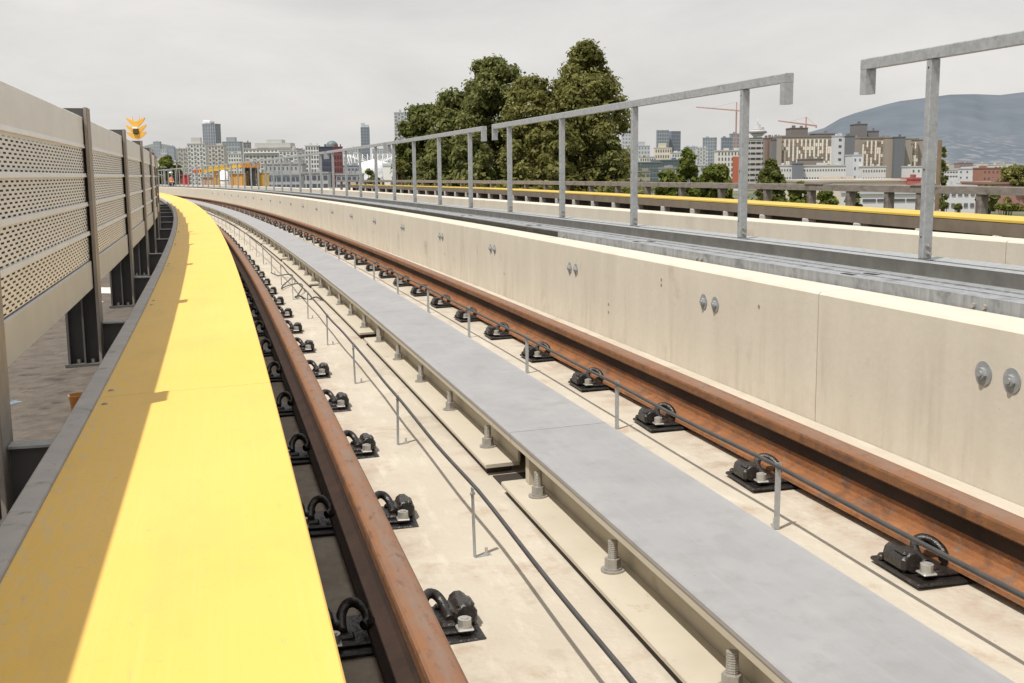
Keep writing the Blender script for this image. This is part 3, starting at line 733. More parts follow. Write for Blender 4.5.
sitebox(229.5, 243.5, 174.5, 90, (.55,.30,.08), 'orange_container', 'orange ribbed container behind the distant railing, beside the white tank', 'container')
sitebox(256.5, 262.5, 174, 92, (.58,.37,.06), 'yellow_container', 'small yellow container beside the gantry tower', 'container')
sitebox(201, 213, 178, 96, (.48,.33,.22), 'tan_container', 'low tan site cabin under the yellow boom', 'container')
a = at(223.7, 171, 86); b = MB(); rr = 4.0/CAMF*86
b.cyl((0, 0), rr, 0, a.z-ZP-.1, 28, smooth=True); b.cyl((0, 0), rr, a.z-ZP-.1, a.z-ZP+.05, 28, r2=rr*.5); o = b.build('white_tank', M['white']); o.location = (a.x, 86, ZP)
b = MB(); b.cyl((0, 0), rr+.02, .5, .56, 28); b.cyl((0, 0), rr+.02, 1.1, 1.16, 28); b.build('hoop', M['galvdark'], o)
tag(o, 'upright white cylindrical tank between the orange container and the boom', 'tank')
# gantry: dark legs, orange hoist house, yellow lattice boom
r_ = empty('gantry_crane', (at(248, 176, 90).x, 91.5, ZP)); bx_ = r_.location
def loc(px, py, Y=91.5): v = at(px, py, Y); return v-bx_
b = MB()
for px in (246.5, 250.5, 255.0):
    p = loc(px, 168); b.box(p.x-.10, p.x+.10, -.5, -.3, 0, p.z); b.box(p.x-.10, p.x+.10, .8, 1.0, 0, p.z)
p0 = loc(246.5, 168); p1 = loc(255, 168)
b.box(p0.x-.1, p1.x+.1, -.29, .79, p0.z-.25, p0.z)
b.build('tower_legs', flat((.03,.03,.03), .6, .1, 'gantryleg'), r_)
p2 = loc(243, 168.2); p3 = loc(257.5, 168.2); tp = loc(250, 162.3)
b = MB(); b.box(p2.x, p3.x, -.6, 1.1, p2.z+.004, tp.z, bev=.04)
for i in range(5): b.box(p2.x+.1+i*.22, p2.x+.2+i*.22, -.64, -.604, p2.z+.08, tp.z-.08)
b.build('hoist_house', flat((.55,.24,.04), .6, .1, 'hoist'), r_)
b = MB(); q0 = loc(243, 166.5); q1 = loc(200, 172.5)
for zz in (0, .32):
    for yy in (-.25, .25): b.bar((q0.x, yy, q0.z+zz), (q1.x, yy, q1.z+zz*.8), .07, .07)
for i in range(14):
    t0, t1 = i/14, (i+.5)/14; t2 = (i+1)/14
    A = lambda t, zz, yy: Vector((q0.x+(q1.x-q0.x)*t, yy, q0.z+(q1.z-q0.z)*t+zz))
    for yy in (-.25, .25): b.bar(A(t0, 0, yy), A(t1, .30, yy), .05, .05); b.bar(A(t1, .30, yy), A(t2, 0, yy), .05, .05)
b.build('lattice_boom', flat((.78,.52,.05), .6, .1, 'boom'), r_)
b = MB(); p = loc(200, 172.5); b.box(p.x-.45, p.x+.25, -.2, .2, p.z-.05, p.z+.25, bev=.03); b.build('boom_tip', flat((.55,.10,.07), .6, .1, 'boomtip'), r_)
b = MB()
for px in (215, 218.5): p = loc(px, 171); b.box(p.x-.07, p.x+.07, -.1, .1, 0, p.z)
b.build('boom_prop', flat((.60,.33,.04), .6, .1, 'prop'), r_)
tag(r_, 'site gantry with orange hoist house, dark legs and yellow lattice boom', 'gantry crane')
for px, top, lab in ((176.5, 163, 'thin grey lamp post just past the worker'), (163.5, 168, 'short pale lamp post before the green trees')):
    a = at(px, top, 98); r_ = empty('lamp_post', (a.x, 98, GZ if px < 165 else ZP)); zz = a.z-r_.location.z
    b = MB(); b.tube([(0, 0, 0), (0, 0, zz)], [.07, .05], 8); b.build('pole', M['galvdark'], r_)
    b = MB(); b.box(-.28, .28, -.1, .1, zz, zz+.12, bev=.03); b.build('lamp_head', M['galvdark'], r_); tag(r_, lab, 'lamp post')

# ------------------------------------------------------------------ worker in orange vest and white hard hat
def skin(name, chain, edges, m, parent=None, sub=2):
    me = bpy.data.meshes.new(name); me.from_pydata([c_[:3] for c_ in chain], edges, [])
    o = bpy.data.objects.new(name, me); col.objects.link(o)
    sk = o.modifiers.new('skin', 'SKIN'); sk.use_smooth_shade = True
    for v, c_ in zip(me.skin_vertices[0].data, chain): v.radius = (c_[3], c_[4] if len(c_) > 4 else c_[3])
    me.skin_vertices[0].data[0].use_root = True
    ss = o.modifiers.new('sub', 'SUBSURF'); ss.levels = ss.render_levels = sub
    me.materials.append(m)
    if parent: o.parent = parent
    return o
a = at(171, 176, 79)
pr = empty('person', (a.x, 79, ZP), R(200))
J = [(0,0,.96,.15,.11),(0,0,1.15,.15,.11),(0,-.01,1.36,.17,.11),(0,0,1.48,.06),(0,.01,1.56,.055),(0,.0,1.66,.09,.10),(0,0,1.74,.075,.085),
     (.20,0,1.40,.06),(.26,.02,1.14,.048),(.24,.16,.94,.036),(.24,.22,.88,.034),(-.20,0,1.40,.06),(-.27,.0,1.14,.048),(-.28,.10,.90,.036),(-.28,.13,.83,.034),
     (.10,0,.90,.095),(.11,.02,.50,.062),(.12,-.02,.09,.045),(.12,.12,.04,.04),(-.10,0,.90,.095),(-.12,.02,.50,.062),(-.15,-.02,.09,.045),(-.16,.12,.04,.04)]
Ed = [(0,1),(1,2),(2,3),(3,4),(4,5),(5,6),(2,7),(7,8),(8,9),(9,10),(2,11),(11,12),(12,13),(13,14),(0,15),(15,16),(16,17),(17,18),(0,19),(19,20),(20,21),(21,22)]
skin('body', J, Ed, flat((.05,.06,.09), .9, .1, 'workwear', 3), pr)
skin('vest', [(0,0,.92,.185,.15),(0,0,1.12,.18,.145),(0,-.01,1.33,.20,.145),(0,0,1.46,.13,.11)], [(0,1),(1,2),(2,3)], flat((.85,.22,.04), .7, .08, 'hivis', 5), pr)
b = MB(); b.box(-.188, .188, -.153, .153, 1.09, 1.14, bev=.02); b.build('reflective_band', flat((.75,.75,.45), .5, .05, 'band'), pr)
b = MB(); n = 20; vs = [(0, .02, 1.83)]; fs = []
for k, (r1, z) in enumerate(((.07, 1.82), (.11, 1.78), (.125, 1.72), (.16, 1.71))):
    vs += [(r1*math.cos(2*math.pi*i/n), .02+r1*1.15*math.sin(2*math.pi*i/n), z) for i in range(n)]
fs += [(0, 1+i, 1+(i+1) % n) for i in range(n)]+[(1+k*n+i, 1+(k+1)*n+i, 1+(k+1)*n+(i+1) % n, 1+k*n+(i+1) % n) for k in range(3) for i in range(n)]
b.add(vs, fs, 0, True); b.build('hard_hat', M['white'], pr)
b = MB(); b.cyl((0, .02), .085, 1.58, 1.72, 14); b.cyl((0, .115), .02, 1.63, 1.67, 8); b.build('face', flat((.45,.27,.19), .7, .05, 'skin_tone', 8), pr)
tag(pr, 'worker in orange high visibility vest and white hard hat at the far bend', 'person')
# ------------------------------------------------------------------ trees
def leafmat(name, c1, c2, c3):
    m = bpy.data.materials.new(name); m.use_nodes = True; nt = m.node_tree; N = nt.nodes; L = nt.links; b = N['Principled BSDF']
    b.inputs['Roughness'].default_value = .6; b.inputs['Specular IOR Level'].default_value = .3
    g = N.new('ShaderNodeNewGeometry'); tc = N.new('ShaderNodeTexCoord')
    n = N.new('ShaderNodeTexNoise'); n.inputs['Scale'].default_value = .45; n.inputs['Detail'].default_value = 3; L.new(tc.outputs['Object'], n.inputs['Vector'])
    ad = N.new('ShaderNodeMath'); ad.operation = 'MULTIPLY_ADD'; L.new(g.outputs['Random Per Island'], ad.inputs[0]); ad.inputs[1].default_value = .45; L.new(n.outputs['Fac'], ad.inputs[2])
    r = N.new('ShaderNodeValToRGB'); e = r.color_ramp.elements; e[0].position = .35; e[0].color = (*c1, 1); e[1].position = 1.0; e[1].color = (*c3, 1); q = e.new(.68); q.color = (*c2, 1)
    L.new(ad.outputs[0], r.inputs[0]); L.new(r.outputs[0], b.inputs['Base Color'])
    tr = N.new('ShaderNodeBsdfTranslucent'); L.new(r.outputs[0], tr.inputs[0]); mx = N.new('ShaderNodeMixShader'); mx.inputs[0].default_value = .48
    L.new(b.outputs[0], mx.inputs[1]); L.new(tr.outputs[0], mx.inputs[2]); L.new(mx.outputs[0], N['Material Output'].inputs[0])
    return m
LM = {'dark': leafmat('leaves_dark', (.070,.084,.026), (.155,.172,.050), (.27,.28,.095)),
      'mid': leafmat('leaves_mid', (.085,.092,.024), (.19,.19,.052), (.32,.31,.105)),
      'pale': leafmat('leaves_pale', (.060,.075,.014), (.115,.135,.030), (.20,.21,.06)),
      'fresh': leafmat('leaves_fresh', (.060,.085,.012), (.13,.165,.028), (.25,.27,.06))}
def leaves(centres, radii, n, size, seed, squash=.85, hollow=.42):
    rs = np.random.RandomState(seed); C = np.array(centres, float); r = np.array(radii, float)
    p = r**2/(r**2).sum(); idx = rs.choice(len(C), n, p=p)
    d = rs.normal(size=(n, 3)); d /= np.linalg.norm(d, axis=1)[:, None]
    rad = r[idx]*(hollow+(1-hollow)*rs.rand(n)**.6)*(1+.32*rs.normal(size=n))
    P = C[idx]+d*rad[:, None]*np.array([1, 1, squash])
    nrm = d+rs.normal(size=(n, 3))*.55+np.array([0, 0, .25]); nrm /= np.linalg.norm(nrm, axis=1)[:, None]
    a = np.cross(nrm, rs.normal(size=(n, 3))); a /= np.linalg.norm(a, axis=1)[:, None]; b_ = np.cross(nrm, a)
    s_ = size*(.6+.8*rs.rand(n))[:, None]; a *= s_; b_ *= s_*.62
    V = np.stack([P-a, P-b_*.9+a*.1+nrm*s_*.12, P+a, P+b_*.9+a*.1+nrm*s_*.12], 1).reshape(-1, 3)
    return V
def leafmesh(name, V, m):
    n = len(V)//4; me = bpy.data.meshes.new(name); me.vertices.add(len(V)); me.vertices.foreach_set('co', V.astype(np.float32).ravel())
    me.loops.add(len(V)); me.loops.foreach_set('vertex_index', np.arange(len(V), dtype=np.int32))
    me.polygons.add(n); me.polygons.foreach_set('loop_start', np.arange(0, len(V), 4, dtype=np.int32)); me.polygons.foreach_set('loop_total', np.full(n, 4, dtype=np.int32))
    me.materials.append(m); me.update(calc_edges=True); me.validate(); return me
def crown_outline(H0, H1, prof, rx, seed, n):
    """clumps filling a crown; prof(t) gives the half width (0..1) at relative height t"""
    r2 = random.Random(seed); cs = []; rr = []
    for i in range(n):
        t = r2.random()**.9; w_ = prof(t)*rx; a = r2.uniform(0, 2*math.pi); q = math.sqrt(r2.random())*.92
        cr = rx*r2.uniform(.12, .25)*(.55+.45*prof(t))
        z = H0+(H1-H0)*t
        z = min(z, H1-cr*.8)
        cs.append((math.cos(a)*max(w_-cr, .1)*q, math.sin(a)*max(w_-cr, .1)*q, z)); rr.append(cr)
    return cs, rr
def tree(px, ptop, Y, halfpx, mk, seed, label, n=12000, name='leafy_tree', prof=None, low=208, size=.16, group=None, clumps=60, cat='tree', z0=GZ):
    top = at(px, ptop, Y); rx = halfpx/CAMF*Y
    root = empty(name, (top.x, Y, z0)); H1 = top.z-z0; H0 = (H1*.22 if low is None else at(px, low, Y).z-z0)
    prof = prof or (lambda t: math.sin(math.pi*min(1, .12+.80*t+.0))**.6 if t < .97 else .3)
    cs, rr = crown_outline(H0, H1, prof, rx, seed, clumps)
    me = leafmesh('crown', leaves(cs, rr, n, size, seed), LM[mk]); link('crown', me, root)
    b = MB(); r2 = random.Random(seed)
    th = max(.08, H1*.016)
    top_ = (r2.uniform(-.2, .2), r2.uniform(-.2, .2), H1*.8)
    b.tube([(0, 0, 0), (.05, .02, H1*.3), (.1*r2.uniform(-1, 1), 0, H1*.55), top_], [th, th*.8, th*.5, th*.12], 8)
    for c_, r_ in sorted(zip(cs, rr), key=lambda q: -q[1])[:14]:
        h = max(H0*.7, c_[2]-abs(c_[0])-r_*1.2); h = min(h, H1*.7)
        b.tube([(0, 0, h), (c_[0]*.5, c_[1]*.5, (h+c_[2])/2+.1), c_], [th*.35, th*.22, th*.08], 5)
    b.build('trunk', M['bark'], root)
    return tag(root, label, cat, group)
full = lambda t: max(.05, (1-(2*t-.75)**2*.45)**.5 if t < .6 else (1-((t-.45)/.60)**2)**.5 if t < 1 else .1)
cone = lambda t: max(.10, 1-.84*max(0, (t-.30)/.70)**2.2)
spire = lambda t: max(.22, 1-.72*t)
tree(586, 42, 62, 55, 'mid', 11, 'tallest leafy tree, pointed crown, right of the dense tree group', 50000, prof=cone, size=.115, clumps=170)
tree(494, 59, 66, 48, 'dark', 12, 'dense dark rounded tree in the middle of the tree group', 46000, prof=full, size=.12, clumps=150)
tree(531, 77, 61, 38, 'mid', 13, 'narrower leafy tree squeezed between the dark round tree and the tallest one', 34000, prof=full, size=.11, clumps=130)
tree(454, 92, 68, 42, 'dark', 14, 'lower dark tree sloping down from the dense round one', 26000, prof=full, size=.14, clumps=140)
tree(421, 105, 76, 36, 'pale', 15, 'pale green bushy tree at the thin end of the tree group', 20000, prof=full, size=.14, clumps=120)
tree(556, 118, 58, 26, 'mid', 16, 'short leafy tree before the gap of the two tallest trees', 9000, prof=full, size=.15, clumps=50)
tree(470, 135, 60, 30, 'dark', 17, 'short dark tree low in front of the dense group', 9000, prof=full, size=.15, clumps=50)
tree(612, 140, 60, 22, 'dark', 18, 'short dark tree under the edge of the tallest tree', 8000, prof=full, size=.15, clumps=45)
tree(371, 169, 80, 11, 'dark', 19, 'small round tree in front of the white dome', 3000, prof=full, size=.16, clumps=25)
tree(398, 158, 72, 10, 'mid', 20, 'small tree tucked against the pale bushy tree', 3000, prof=full, size=.15, clumps=25)
tree(688, 148, 40, 22, 'fresh', 21, 'bright young tree with upright top before the glass office block', 9000, prof=spire, size=.075, clumps=75)
tree(668, 172, 38, 17, 'fresh', 22, 'small bright bush left of the bright young tree', 3000, name='leafy_bush', prof=full, size=.10, clumps=30, cat='bush')
tree(716, 165, 37, 20, 'fresh', 23, 'wide bright bush right of the bright young tree', 7000, name='leafy_bush', prof=full, size=.085, clumps=80, cat='bush')
tree(772, 160, 40, 26, 'pale', 24, 'yellowish young tree behind the railing post, before the hospital', 9000, prof=spire, size=.075, clumps=75)
tree(800, 182, 36, 16, 'fresh', 25, 'low bright bush behind the fence beside the yellowish tree', 2500, name='leafy_bush', prof=full, size=.10, clumps=25, cat='bush')
tree(827, 192, 36, 12, 'fresh', 26, 'small bright bush seen under the fence rail', 1500, name='leafy_bush', prof=full, size=.10, clumps=20, cat='bush')
tree(855, 187, 38, 9, 'pale', 27, 'narrow pale bush seen between two fence posts', 1200, name='leafy_bush', prof=cone, size=.09, clumps=16, cat='bush')
tree(988, 186, 70, 14, 'dark', 28, 'round dark tree in front of the red brick wall', 4500, prof=full, size=.16, clumps=30)
tree(944, 148, 110, 5.5, 'dark', 29, 'tall narrow cypress beside the timber pole', 3000, prof=cone, size=.22, clumps=40)
tree(944, 202, 55, 5, 'dark', 30, 'tiny conifer below the fence rail beside the pole', 900, name='conifer', prof=cone, size=.10, clumps=20)
tree(958, 205, 55, 4, 'dark', 31, 'tiniest conifer to the right of the other one', 700, name='conifer', prof=cone, size=.10, clumps=20)
tree(1016, 166, 262, 22, 'mid', 32, 'broad green tree above the red brick wall at the picture edge', 7000, prof=full, size=.42, clumps=80)
tree(1006, 205, 50, 10, 'fresh', 33, 'low yellow green bush at the foot of the brick wall', 1500, name='leafy_bush', prof=full, size=.11, clumps=20, cat='bush')
tree(166, 156, 130, 14, 'fresh', 34, 'bright green tree at the far bend above the barrier end', 7000, prof=full, size=.20, clumps=60)
tree(177, 165, 150, 8, 'mid', 35, 'small green tree just behind the worker', 5000, prof=full, size=.20, clumps=50)
# undergrowth behind the fence
rs = np.random.RandomState(5); cs = []; rr = []
for i in range(230):
    px = 330+rs.rand()*320; Y = 52+rs.rand()*14; v = at(px, 176, Y); z = rs.uniform(-4, .15-(.6 if px < 400 else 0))
    cs.append((v.x, Y, z)); rr.append(rs.uniform(.6, 1.3))
o = link('undergrowth', leafmesh('undergrowth', leaves(cs, rr, 26000, .14, 77), LM['mid'])); tag(o, 'tangled green undergrowth filling the space below the trees', 'undergrowth', kind='stuff')
cs = []; rr = []
for i in range(190):
    px = 645+rs.rand()*165; Y = 34+rs.rand()*10; v = at(px, 176, Y); cs.append((v.x, Y, rs.uniform(-2.2, -.55))); rr.append(rs.uniform(.35, .65))
o = link('undergrowth', leafmesh('undergrowth', leaves(cs, rr, 24000, .085, 78), LM['fresh'])); tag(o, 'bright green undergrowth behind the fence below the young trees', 'undergrowth', kind='stuff')

# ------------------------------------------------------------------ buildings
GLASS = {}
def glass(t):
    k = round(t, 2)
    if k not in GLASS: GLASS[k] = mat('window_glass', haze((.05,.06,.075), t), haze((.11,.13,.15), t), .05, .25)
    return GLASS[k]
def building(px0, px1, ptop, Y, c, label, cols_=0, rows=0, name='apartment_block', rot=0.0, dep=None, t=None, wz=(.0, 1.0), wf=(.55, .5), side=True, wcol=None, band=False, parapet=True, cat='building', pbot=None, roofc=None, extras=None, balc=False, penthouse=None):
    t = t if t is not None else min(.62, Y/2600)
    a = at(px0, ptop, Y); e_ = at(px1, ptop, Y); Wt = e_.x-a.x; H = (a.z+e_.z)/2-GZ
    dep = dep or Wt*.6
    cr, sr = math.cos(rot), abs(math.sin(rot))
    dep = min(dep, Wt/(sr+1e-6)*.45) if rot else dep
    W_ = (Wt-dep*sr)/cr
    cx = (a.x+e_.x)/2
    root = empty(name, (cx, Y+dep/2, GZ), rot)
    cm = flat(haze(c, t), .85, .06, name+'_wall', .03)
    b = MB(); b.box(-W_/2, W_/2, -dep/2, dep/2, 0, H); b.build('wall', cm, root)
    if parapet:
        b = MB(); rc = flat(haze(roofc or tuple(k*.75 for k in c), t), .85, .06, name+'_roof', .03); e2 = .006*W_+.15
        b.box(-W_/2-e2, W_/2+e2, -dep/2-e2, dep/2+e2, H+.01, H+max(.5, H*.012))
        rc_ = random.Random(int(px0*10)); zr = H+max(.5, H*.012)+.01
        for _ in range(rc_.randint(1, 4)):
            x_ = rc_.uniform(-.38, .38)*W_; w2 = rc_.uniform(.03, .10)*W_; h2 = rc_.uniform(.012, .035)*H+.6; y_ = rc_.uniform(-.3, .2)*dep
            if not penthouse: b.box(x_-w2, x_+w2, y_-dep*.08, y_+dep*.08, zr, zr+h2)
        if penthouse: b.box(-W_*penthouse, W_*penthouse*.7, -dep*.25, dep*.25, H+.02+max(.5, H*.012), H*1.0+H*.05+3)
        b.build('roof', rc, root)
    gm = glass(t) if wcol is None else flat(haze(wcol, t), .4, .1, 'window_tint', .05)
    z0 = GZ if pbot is None else at((px0+px1)/2, pbot, Y).z
    zl = max(0, z0-GZ); zh = H
    if cols_ and rows:
        cw = W_/cols_; rh = (zh-zl)/rows; ww = cw*wf[0]; wh = rh*wf[1]
        wm = MB(); wm.box(-ww/2, ww/2, -.12, -.02, 0, wh); wme = wm.mesh('window', gm)
        bm2 = MB(); bm2.box(-cw*.42, cw*.42, -.6, -.14, -.22, -.05); bm2.box(-cw*.42, cw*.42, -.6, -.52, -.05, rh*.14); bme2 = bm2.mesh('balcony', flat(haze((.62,.62,.60), t), .8, .05, 'balcony', .05))
        cells = [(i, j) for j in range(rows) for i in range(cols_)]
        cells.sort(key=lambda q: -q[1]); head, tail = cells[:100], cells[100:]
        for i, j in head:
            o = link('window', wme, root, (-W_/2+cw*(i+.5), -dep/2, zl+rh*(j+.5)-wh/2))
            if balc and i % 2 == 0 and len(head) <= 100 and j % 1 == 0: link('balcony', bme2, o)
        if tail:
            tb = MB()
            for i, j in tail:
                x = -W_/2+cw*(i+.5); z = zl+rh*(j+.5)-wh/2; tb.box(x-ww/2, x+ww/2, -dep/2-.12, -dep/2-.02, z, z+wh)
            o = tb.build('lower_windows', gm, root); o['kind'] = 'stuff'
        if rot and side:
            sx = (1 if rot > 0 else -1)*-1
            sg = -1 if rot > 0 else 1    # which end turns towards the viewer
            sg = -sg if (cx > 0) else sg
            n2 = max(2, int(dep/cw)); sb = MB()
            for sgn in (-1, 1):
                for i in range(n2):
                    for j in range(rows):
                        y = -dep/2+dep*(i+.5)/n2; z = zl+rh*(j+.5)-wh/2; x = sgn*(W_/2+.07)
                        sb.box(x-.05, x+.05, y-ww/2*.8, y+ww/2*.8, z, z+wh)
            o = sb.build('side_windows', gm, root); o['kind'] = 'stuff'
    if extras: extras(root, W_, dep, H, t)
    return tag(root, label, cat)
BZ = 186   # windows are set down to about this height in the view
# left: hillside towers and apartment blocks
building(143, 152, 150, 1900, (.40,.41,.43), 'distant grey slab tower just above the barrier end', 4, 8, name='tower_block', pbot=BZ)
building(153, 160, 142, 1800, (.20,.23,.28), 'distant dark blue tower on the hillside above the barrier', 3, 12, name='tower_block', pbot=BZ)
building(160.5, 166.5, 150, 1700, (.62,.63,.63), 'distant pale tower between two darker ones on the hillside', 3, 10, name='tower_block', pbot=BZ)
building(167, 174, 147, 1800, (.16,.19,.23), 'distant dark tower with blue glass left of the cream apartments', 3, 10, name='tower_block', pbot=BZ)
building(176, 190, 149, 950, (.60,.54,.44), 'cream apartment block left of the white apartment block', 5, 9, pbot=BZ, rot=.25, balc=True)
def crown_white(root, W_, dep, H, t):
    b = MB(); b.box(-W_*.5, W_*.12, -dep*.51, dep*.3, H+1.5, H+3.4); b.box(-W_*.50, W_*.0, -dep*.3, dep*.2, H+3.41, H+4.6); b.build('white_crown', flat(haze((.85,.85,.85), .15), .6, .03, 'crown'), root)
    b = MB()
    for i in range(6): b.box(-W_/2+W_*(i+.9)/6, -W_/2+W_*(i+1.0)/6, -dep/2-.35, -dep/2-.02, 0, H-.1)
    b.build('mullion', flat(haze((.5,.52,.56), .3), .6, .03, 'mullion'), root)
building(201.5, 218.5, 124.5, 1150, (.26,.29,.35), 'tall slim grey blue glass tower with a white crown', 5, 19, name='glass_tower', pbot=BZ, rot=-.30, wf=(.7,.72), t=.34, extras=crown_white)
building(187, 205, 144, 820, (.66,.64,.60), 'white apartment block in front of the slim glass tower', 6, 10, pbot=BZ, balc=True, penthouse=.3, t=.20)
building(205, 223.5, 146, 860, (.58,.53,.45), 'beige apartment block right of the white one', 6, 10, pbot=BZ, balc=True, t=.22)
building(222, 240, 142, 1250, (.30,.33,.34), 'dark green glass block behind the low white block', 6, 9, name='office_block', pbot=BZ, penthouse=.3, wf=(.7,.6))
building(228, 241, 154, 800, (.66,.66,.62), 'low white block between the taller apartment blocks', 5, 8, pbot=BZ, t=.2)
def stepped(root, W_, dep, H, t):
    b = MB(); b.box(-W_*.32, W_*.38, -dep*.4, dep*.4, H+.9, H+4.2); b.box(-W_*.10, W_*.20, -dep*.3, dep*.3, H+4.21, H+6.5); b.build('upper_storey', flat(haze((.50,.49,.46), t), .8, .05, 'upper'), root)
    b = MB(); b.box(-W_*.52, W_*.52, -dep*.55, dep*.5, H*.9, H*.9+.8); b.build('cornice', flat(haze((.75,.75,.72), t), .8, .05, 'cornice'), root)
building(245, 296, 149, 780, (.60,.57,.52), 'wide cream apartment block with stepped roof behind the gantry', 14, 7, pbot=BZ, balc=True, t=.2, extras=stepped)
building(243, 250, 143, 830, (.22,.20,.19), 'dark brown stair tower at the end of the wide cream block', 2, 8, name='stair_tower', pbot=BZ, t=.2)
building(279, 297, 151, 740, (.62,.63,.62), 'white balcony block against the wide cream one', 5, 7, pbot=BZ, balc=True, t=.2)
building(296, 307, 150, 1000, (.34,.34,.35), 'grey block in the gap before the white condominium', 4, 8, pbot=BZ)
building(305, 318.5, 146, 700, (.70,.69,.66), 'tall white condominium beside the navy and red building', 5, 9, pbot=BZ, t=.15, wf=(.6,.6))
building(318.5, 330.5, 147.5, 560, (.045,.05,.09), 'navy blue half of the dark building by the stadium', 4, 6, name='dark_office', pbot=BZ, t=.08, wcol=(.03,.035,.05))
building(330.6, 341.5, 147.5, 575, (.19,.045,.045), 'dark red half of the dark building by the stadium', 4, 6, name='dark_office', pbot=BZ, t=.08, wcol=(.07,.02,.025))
a = at(332, 146, 640); r_ = empty('domed_block', (a.x, 640, GZ)); b = MB(); b.cyl((0, 0), 3.4, 0, a.z-GZ, 20); b.build('wall', flat((.24,.27,.28), .7, .06, 'domedwall'), r_)
b = MB()
for k in range(6):
    z0 = a.z-GZ+3.0*math.sin(k*math.pi/12); z1 = a.z-GZ+3.0*math.sin((k+1)*math.pi/12); b.cyl((0, 0), 3.4*math.cos(k*math.pi/12), z0, z1, 20, r2=3.4*math.cos((k+1)*math.pi/12)+.01)
b.build('dome_roof', flat((.12,.17,.17), .5, .06, 'domeroof'), r_); tag(r_, 'small dark domed roof rising behind the navy and red building', 'building')
building(343, 352, 151, 1400, (.52,.54,.56), 'pale distant block just right of the dark red building', 3, 7, pbot=BZ)
building(350, 360, 148, 1500, (.56,.56,.55), 'pale distant block left of the blue glass tower', 4, 7, pbot=BZ)
def twin(root, W_, dep, H, t):
    b = MB(); b.box(-W_*.45, -W_*.02, -dep*.3, dep*.3, H+.02, H+6); b.box(W_*.05, W_*.45, -dep*.3, dep*.3, H+.02, H+3.5); b.build('roof_plant', flat(haze((.5,.52,.55), t), .6, .03, 'plant'), root)
building(360.5, 368.8, 127, 1700, (.17,.23,.29), 'slender blue glass tower standing alone above the stadium', 3, 18, name='glass_tower', pbot=BZ, t=.28, wf=(.8,.7), extras=twin, parapet=False)
building(372, 392, 149, 1600, (.60,.60,.59), 'row of pale distant blocks behind the white dome', 8, 6, pbot=BZ)
building(394, 407, 113, 1300, (.46,.46,.47), 'tower with stacked round balconies half hidden by the pale tree', 4, 20, name='balcony_tower', pbot=BZ, balc=True, t=.38)
# low industrial blocks with dark windows
building(262, 300, 175.5, 330, (.40,.41,.43), 'long low grey shed with dark square windows behind the railing', 8, 2, name='low_shed', pbot=190, t=.1, wf=(.75,.5), wcol=(.06,.07,.10))
building(300, 328, 173.5, 345, (.46,.46,.46), 'low pale grey shed joined to the long one', 5, 2, name='low_shed', pbot=190, t=.1, wf=(.7,.5), wcol=(.06,.07,.10))
building(264, 302, 164.5, 520, (.42,.42,.42), 'plain grey warehouse above the low sheds', 9, 3, name='warehouse', pbot=187, t=.14, wf=(.3,.4))
building(336, 362, 175, 360, (.44,.44,.45), 'low grey shed below the stadium masts', 5, 2, name='low_shed', pbot=190, t=.1, wf=(.7,.5), wcol=(.06,.07,.10))
building(340, 358, 166, 600, (.30,.33,.37), 'slate grey hall between the red building and the white dome', 5, 2, name='hall', pbot=186, t=.15)
# white stadium roof with leaning masts, and faceted white dome
r_ = empty('stadium', (at(368, 176, 1100).x, 1150, GZ)); bx_ = r_.location.copy()
b = MB(); n = 40
rad = 27/CAMF*1100
vs = []
for k, (rf, dz) in enumerate(((1, -12), (1.0, 0), (.8, 5), (.4, 8), (0.05, 9))):
    z = at(368, 169.5, 1100).z-GZ+dz
    vs += [(rad*rf*math.cos(2*math.pi*i/n), rad*rf*math.sin(2*math.pi*i/n), z) for i in range(n)]
b.add(vs, [(k*n+i, k*n+(i+1) % n, (k+1)*n+(i+1) % n, (k+1)*n+i) for k in range(4) for i in range(n)], 0, True); b.build('fabric_roof', flat((.72,.73,.74), .7, .04, 'fabric'), r_)
b = MB(); b.cyl((0, 0), rad*.98, 0, at(368, 169.5, 1100).z-GZ-12.1, 40); b.build('bowl', flat((.45,.46,.48), .7, .04, 'bowl'), r_)
mm = flat((.80,.80,.80), .6, .02, 'mast')
for i in range(18):
    t_ = math.pi+math.pi*(i+.5)/18; z = at(368, 169.5, 1100).z-GZ
    mb = MB(); mb.tube([(rad*.93*math.cos(t_), rad*.93*math.sin(t_), z-6), (rad*1.12*math.cos(t_), rad*1.12*math.sin(t_), z+15)], [.55, .35], 6)
    mb.tube([(rad*1.12*math.cos(t_), rad*1.12*math.sin(t_), z+15), (rad*.35*math.cos(t_), rad*.35*math.sin(t_), z+8)], .22, 4)
    mb.build('roof_mast', mm, r_)
tag(r_, 'white roofed stadium with leaning white masts behind the railing', 'stadium')
import bmesh as _bm
me = bpy.data.meshes.new('geodesic_shell'); q = _bm.new(); _bm.ops.create_icosphere(q, subdivisions=3, radius=1); q.to_mesh(me); q.free(); me.materials.append(flat((.70,.72,.75), .35, .06, 'shell', 1.5))
a = at(374, 171.5, 700); r_ = empty('geodesic_dome', (a.x, 700, GZ)); o = link('geodesic_shell', me, r_, (0, 0, a.z-GZ)); rr = 12.5/CAMF*700; o.scale = (rr, rr, rr*.95)
b = MB(); b.cyl((0, 0), rr*1.6, 0, a.z-GZ-rr*.55, 24); b.build('podium', flat((.70,.70,.70), .8, .05, 'podium'), r_)
tag(r_, 'white faceted dome behind the railing, partly behind a small tree', 'dome')
b = MB(); v0 = at(383, 166, 690); v1 = at(395, 160, 690)
